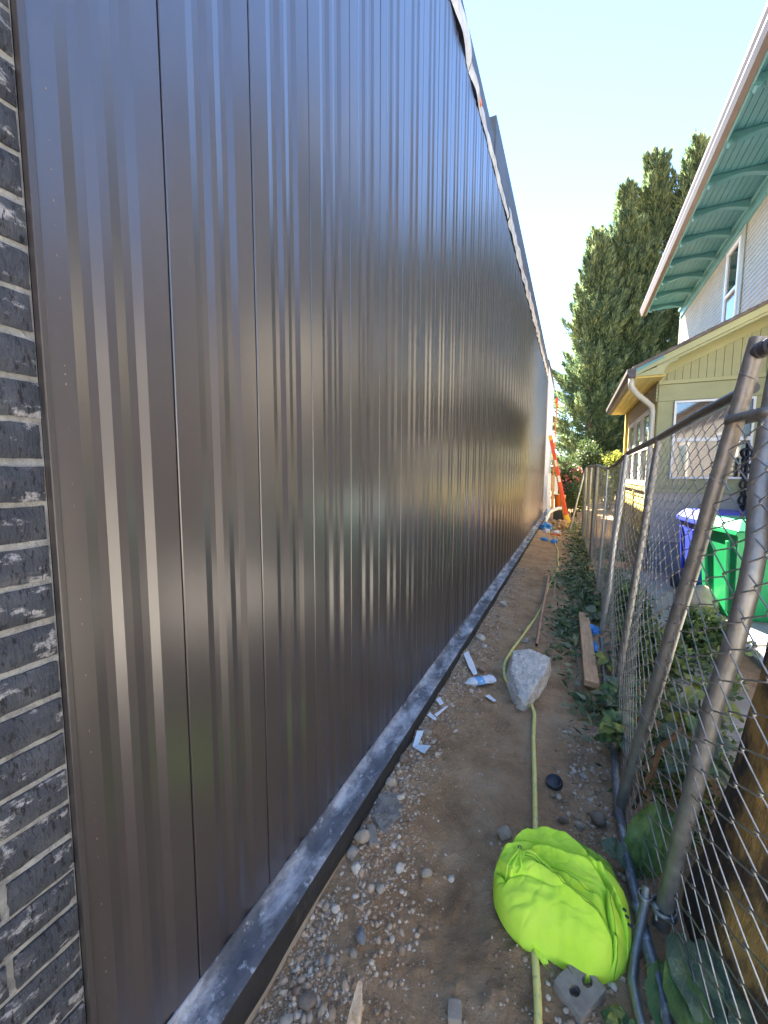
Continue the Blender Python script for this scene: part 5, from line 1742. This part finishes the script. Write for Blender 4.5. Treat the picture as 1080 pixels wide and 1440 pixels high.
def crush(t0, t1, extra, name, mat):
    vs, fs = [], []
    n, m = 20, 12
    d = (a1 - a0).normalized()
    s = d.cross(Vector((0, 0, 1)))
    for i in range(m + 1):
        t = t0 + (t1 - t0) * i / m
        r = 0.034 * min(1, 0.38 + t * 4.2) * (1.0 if t < 0.97 else 0.8) + extra
        for k in range(n):
            a = 2 * math.pi * k / n
            q = Vector((math.cos(a) * 1.6, math.sin(a) * 1.6, t * 9))
            rr_ = r * (1 + 0.22 * noise.noise(q))
            p = a0.lerp(a1, t) + s * (rr_ * math.cos(a) * 1.12)
            p.z = zz + 0.004 + 0.022 + rr_ * math.sin(a) * 0.62
            vs.append(p)
    for i in range(m):
        for k in range(n):
            k2 = (k + 1) % n
            fs.append((i * n + k, i * n + k2, (i + 1) * n + k2, (i + 1) * n + k))
    fs.append(tuple(range(n)))
    fs.append(tuple(range(m * n, (m + 1) * n)))
    MB().add(vs, fs).build(name, mat, bt, smooth=False)


crush(0.0, 1.0, 0.0, 'shell', m_clear)
crush(0.30, 0.58, 0.0012, 'label_band', m_lblue)
crush(-0.10, 0.0, -0.001, 'cap', m_pvc)


def sheet(name, pts, mat, label, cat, th=0.0015, group=None):
    """small folded sheet lying on the ground: list of xy(+lift) quads strips"""
    b_ = MB()
    vs, fs = [], []
    for (x, y, l) in pts:
        vs.append((x, y, gz(x, y) + 0.006 + l))
    for i in range(0, len(pts) - 2, 2):
        fs.append((i, i + 1, i + 3, i + 2))
    o = b_.add(vs, fs).build(name, mat, None)
    md_ = o.modifiers.new('thick', 'SOLIDIFY')
    md_.thickness = th
    return tag(o, label, cat, group)


sheet('folded_paper', [(-0.668, 1.86, 0.035), (-0.640, 1.885, 0.028), (-0.660, 1.775, 0.004), (-0.638, 1.80, 0.006), (-0.588, 1.745, 0.012), (-0.580, 1.815, 0.012)], m_paperblue, 'folded pale blue paper at the foot of the curb', 'paper')
sheet('torn_strip', [(-0.602, 2.165, 0.02), (-0.590, 2.178, 0.02), (-0.637, 2.055, 0.012), (-0.622, 2.045, 0.012)], m_paper, 'narrow white strip standing out of the gravel near the paper', 'paper scrap')
sheet('torn_strip', [(-0.672, 2.04, 0.012), (-0.668, 2.062, 0.014), (-0.622, 2.022, 0.008), (-0.618, 2.042, 0.010)], m_paper, 'short white strip lying against the curb beside the narrow strip', 'paper scrap')
sheet('torn_strip', [(-0.675, 2.20, 0.012), (-0.655, 2.225, 0.02), (-0.64, 2.17, 0.008), (-0.625, 2.195, 0.01)], m_paper, 'small curled white scrap behind the two strips', 'paper scrap')
sheet('white_wrapper', [(-0.665, 2.83, 0.02), (-0.640, 2.87, 0.03), (-0.60, 2.70, 0.018), (-0.575, 2.76, 0.02), (-0.545, 2.63, 0.005), (-0.53, 2.67, 0.006)], m_paper, 'white plastic wrapper by the curb left of the bottle', 'wrapper')
sheet('white_wrapper', [(-0.43, 2.42, 0.01), (-0.41, 2.45, 0.012), (-0.37, 2.385, 0.008), (-0.36, 2.42, 0.004)], m_paper, 'tiny white scrap in front of the bottle', 'wrapper')


def crumple(name, loc, sx, sy, sz, mat, label, cat, seed, group=None):
    me = bpy.data.meshes.new(name)
    bm_ = bmesh.new()
    bmesh.ops.create_icosphere(bm_, subdivisions=4, radius=1)
    for v in bm_.verts:
        p = v.co.copy()
        k = 1 + 0.55 * noise.noise(p * 1.7 + Vector((seed * 5.1, 0, 0))) + 0.25 * noise.noise(p * 4.3 + Vector((0, seed, 0)))
        v.co = Vector((p.x * sx * k, p.y * sy * k, max(-0.6, p.z * k) * sz))
    bm_.to_mesh(me)
    bm_.free()
    me.materials.append(mat)
    o = link_mesh(name, me)
    o.location = (loc[0], loc[1], gz(loc[0], loc[1]) + sz * 0.6)
    return tag(o, label, cat, group)


crumple('rubber_glove', (0.228, 3.90, 0), 0.045, 0.06, 0.035, m_bluerag, 'blue rubber glove on the far end of the plank', 'glove', 1)
crumple('rubber_glove', (0.222, 3.50, 0), 0.020, 0.11, 0.03, m_bluerag, 'long blue glove lying between plank and fence', 'glove', 2)
crumple('blue_bag', (-0.53, 10.6, 0), 0.13, 0.16, 0.11, m_bluerag, 'blue crumpled bag against the far end of the curb', 'bag', 3)
crumple('rubber_glove', (-0.47, 9.0, 0), 0.075, 0.09, 0.04, m_bluerag, 'left blue glove of the two before the hose end', 'glove', 4)
crumple('rubber_glove', (-0.285, 8.95, 0), 0.06, 0.08, 0.05, m_bluerag, 'right blue glove of the two beside the hose end', 'glove', 5)
crumple('white_rag', (-0.27, 10.2, 0), 0.06, 0.07, 0.06, m_paper, 'white rag beside the far hose end', 'rag', 6)
crumple('white_rag', (-0.50, 10.2, 0), 0.07, 0.05, 0.05, m_paper, 'white rag lying against the blue crumpled bag', 'rag', 7)
crumple('dirt_mound', (-0.24, 11.3, 0), 0.20, 0.30, 0.15, m_soil, 'small mound of dug dirt in front of the ladder', 'dirt mound', 8)
b = MB().tube([(-0.40, 9.85, -1.36), (-0.22, 9.82, -1.36)], 0.018, 8)
b.tube([(-0.22, 9.82, -1.36), (-0.19, 9.80, -1.34)], 0.03, 8)
tag(b.build('red_tool', m_oran2, None, smooth=True), 'small red handled tool lying at the end of the hose', 'tool')
# white drain pipe pieces
pp = [(-0.60, 11.4, -1.33), (-0.56, 11.6, -1.12), (-0.52, 11.7, -1.02), (-0.42, 11.8, -0.96), (-0.30, 11.9, -0.92), (-0.22, 11.9, -0.92)]
b = MB().tube(pp, 0.045, 10)
dp = b.build('drain_pipe', m_pvc, None, smooth=True)
tag(dp, 'bent white plastic drain pipe by the ladder foot', 'pipe')
b = MB().tube([(-0.55, 10.9, -1.42), (-0.56, 10.9, -1.05)], 0.02, 8)
tag(b.build('pipe_upright', m_pvc, None, smooth=True), 'short upright white pipe standing behind the blue bag', 'pipe')
bk = empty('orange_bucket', (-0.30, 12.9, -1.40), 'orange bucket standing behind the white drain pipe', 'bucket')
b = MB().tube([(-0.30, 12.9, -1.0), (-0.30, 12.9, -0.62)], [0.12, 0.15], 16)
b.build('body', m_oran2, bk, smooth=True, autos=40)
b = MB().tube([(-0.30, 12.9, -0.625), (-0.30, 12.9, -0.60)], 0.157, 16)
b.build('rim', m_oran2, bk, smooth=True, autos=40)
MB().box((-0.46, 12.75, -1.42), (-0.14, 13.1, -1.0)).build('stand', m_blkpl, bk, bevel=0.01)
# pale boards leaning at the far wall
for k in range(3):
    MBk = MB().bar((-0.62 + 0.10 * k, 13.6 + 0.12 * k, -1.42), (-0.66 + 0.10 * k, 13.9 + 0.12 * k, 0.02 - 0.05 * k), 0.095, 0.03, up=(0, 1, 0))
    tag(MBk.build('leaning_board', m_wood if k == 1 else m_pvc, None, bevel=0.003), ('pale board nearest the wall behind the ladder', 'bare wood board in the middle of the three boards behind the ladder', 'pale outer board behind the orange bucket')[k], 'board', 'boards leaning behind the ladder')

# orange ladder
ldr = empty('orange_ladder', (-0.06, 12.6, -1.4), 'orange fibreglass ladder leaning on the white unclad wall end', 'ladder')
f0, t0 = Vector((-0.055, 12.35, -1.38)), Vector((-0.60, 12.35, 1.02))
sp = Vector((0, 0.42, 0))
for s_ in (0, 1):
    MB().bar(f0 + sp * s_, t0 + sp * s_, 0.085, 0.035, up=(0, 1, 0)).build('side_rail', m_orange, ldr, bevel=0.005)
    MB().bar(f0 + sp * s_ + Vector((0.03, 0, -0.02)), f0.lerp(t0, 0.10) + sp * s_, 0.105, 0.05, up=(0, 1, 0)).build('foot', m_yellowcap, ldr, bevel=0.006)
    MB().bar(f0.lerp(t0, 0.965) + sp * s_, t0 + sp * s_ + Vector((-0.012, 0, 0.05)), 0.10, 0.055, up=(0, 1, 0)).build('rail_cap', m_yellowcap, ldr, bevel=0.006)
for k in range(7):
    p = f0.lerp(t0, 0.09 + 0.13 * k)
    MB().tube([p, p + sp], 0.018, 8).build('rung', m_alu, ldr, smooth=True)
f1, t1 = f0 + Vector((-0.085, 0.02, 0.05)), f0.lerp(t0, 0.93) + Vector((-0.02, 0.02, 0))
for s_ in (0.06, 0.94):
    MB().bar(f1 + sp * s_, t1 + sp * s_, 0.035, 0.03, up=(0, 1, 0)).build('inner_rail', m_yellowcap, ldr, bevel=0.004)
for k, q in enumerate((0.52, 0.70)):
    p = f0.lerp(t0, q) + Vector((0.004, -0.0195, 0))
    d = (t0 - f0).normalized()
    MB().bar(p - d * 0.09, p + d * 0.09, 0.06, 0.002, up=(0, 1, 0)).build('sticker', m_print, ldr)
# orange pole with a red top and white flag at the corner of the building
pl_ = empty('marker_pole', (-0.70, 17.3, -1.4), 'thin orange pole with red top at the far corner of the building', 'pole')
MB().tube([(-0.69, 17.3, -1.4), (-0.67, 17.3, 2.75)], 0.022, 8).build('shaft', m_oran2, pl_, smooth=True)
MB().tube([(-0.67, 17.3, 2.75), (-0.67, 17.3, 2.92)], 0.05, 10).build('cap', m_orange, pl_, smooth=True)
MB().tube([(-0.62, 17.3, 2.72), (-0.40, 17.3, 2.60)], [0.045, 0.06], 10).build('flag_tube', m_pvc, pl_, smooth=True)  # plain white tube for the flag, not a lamp
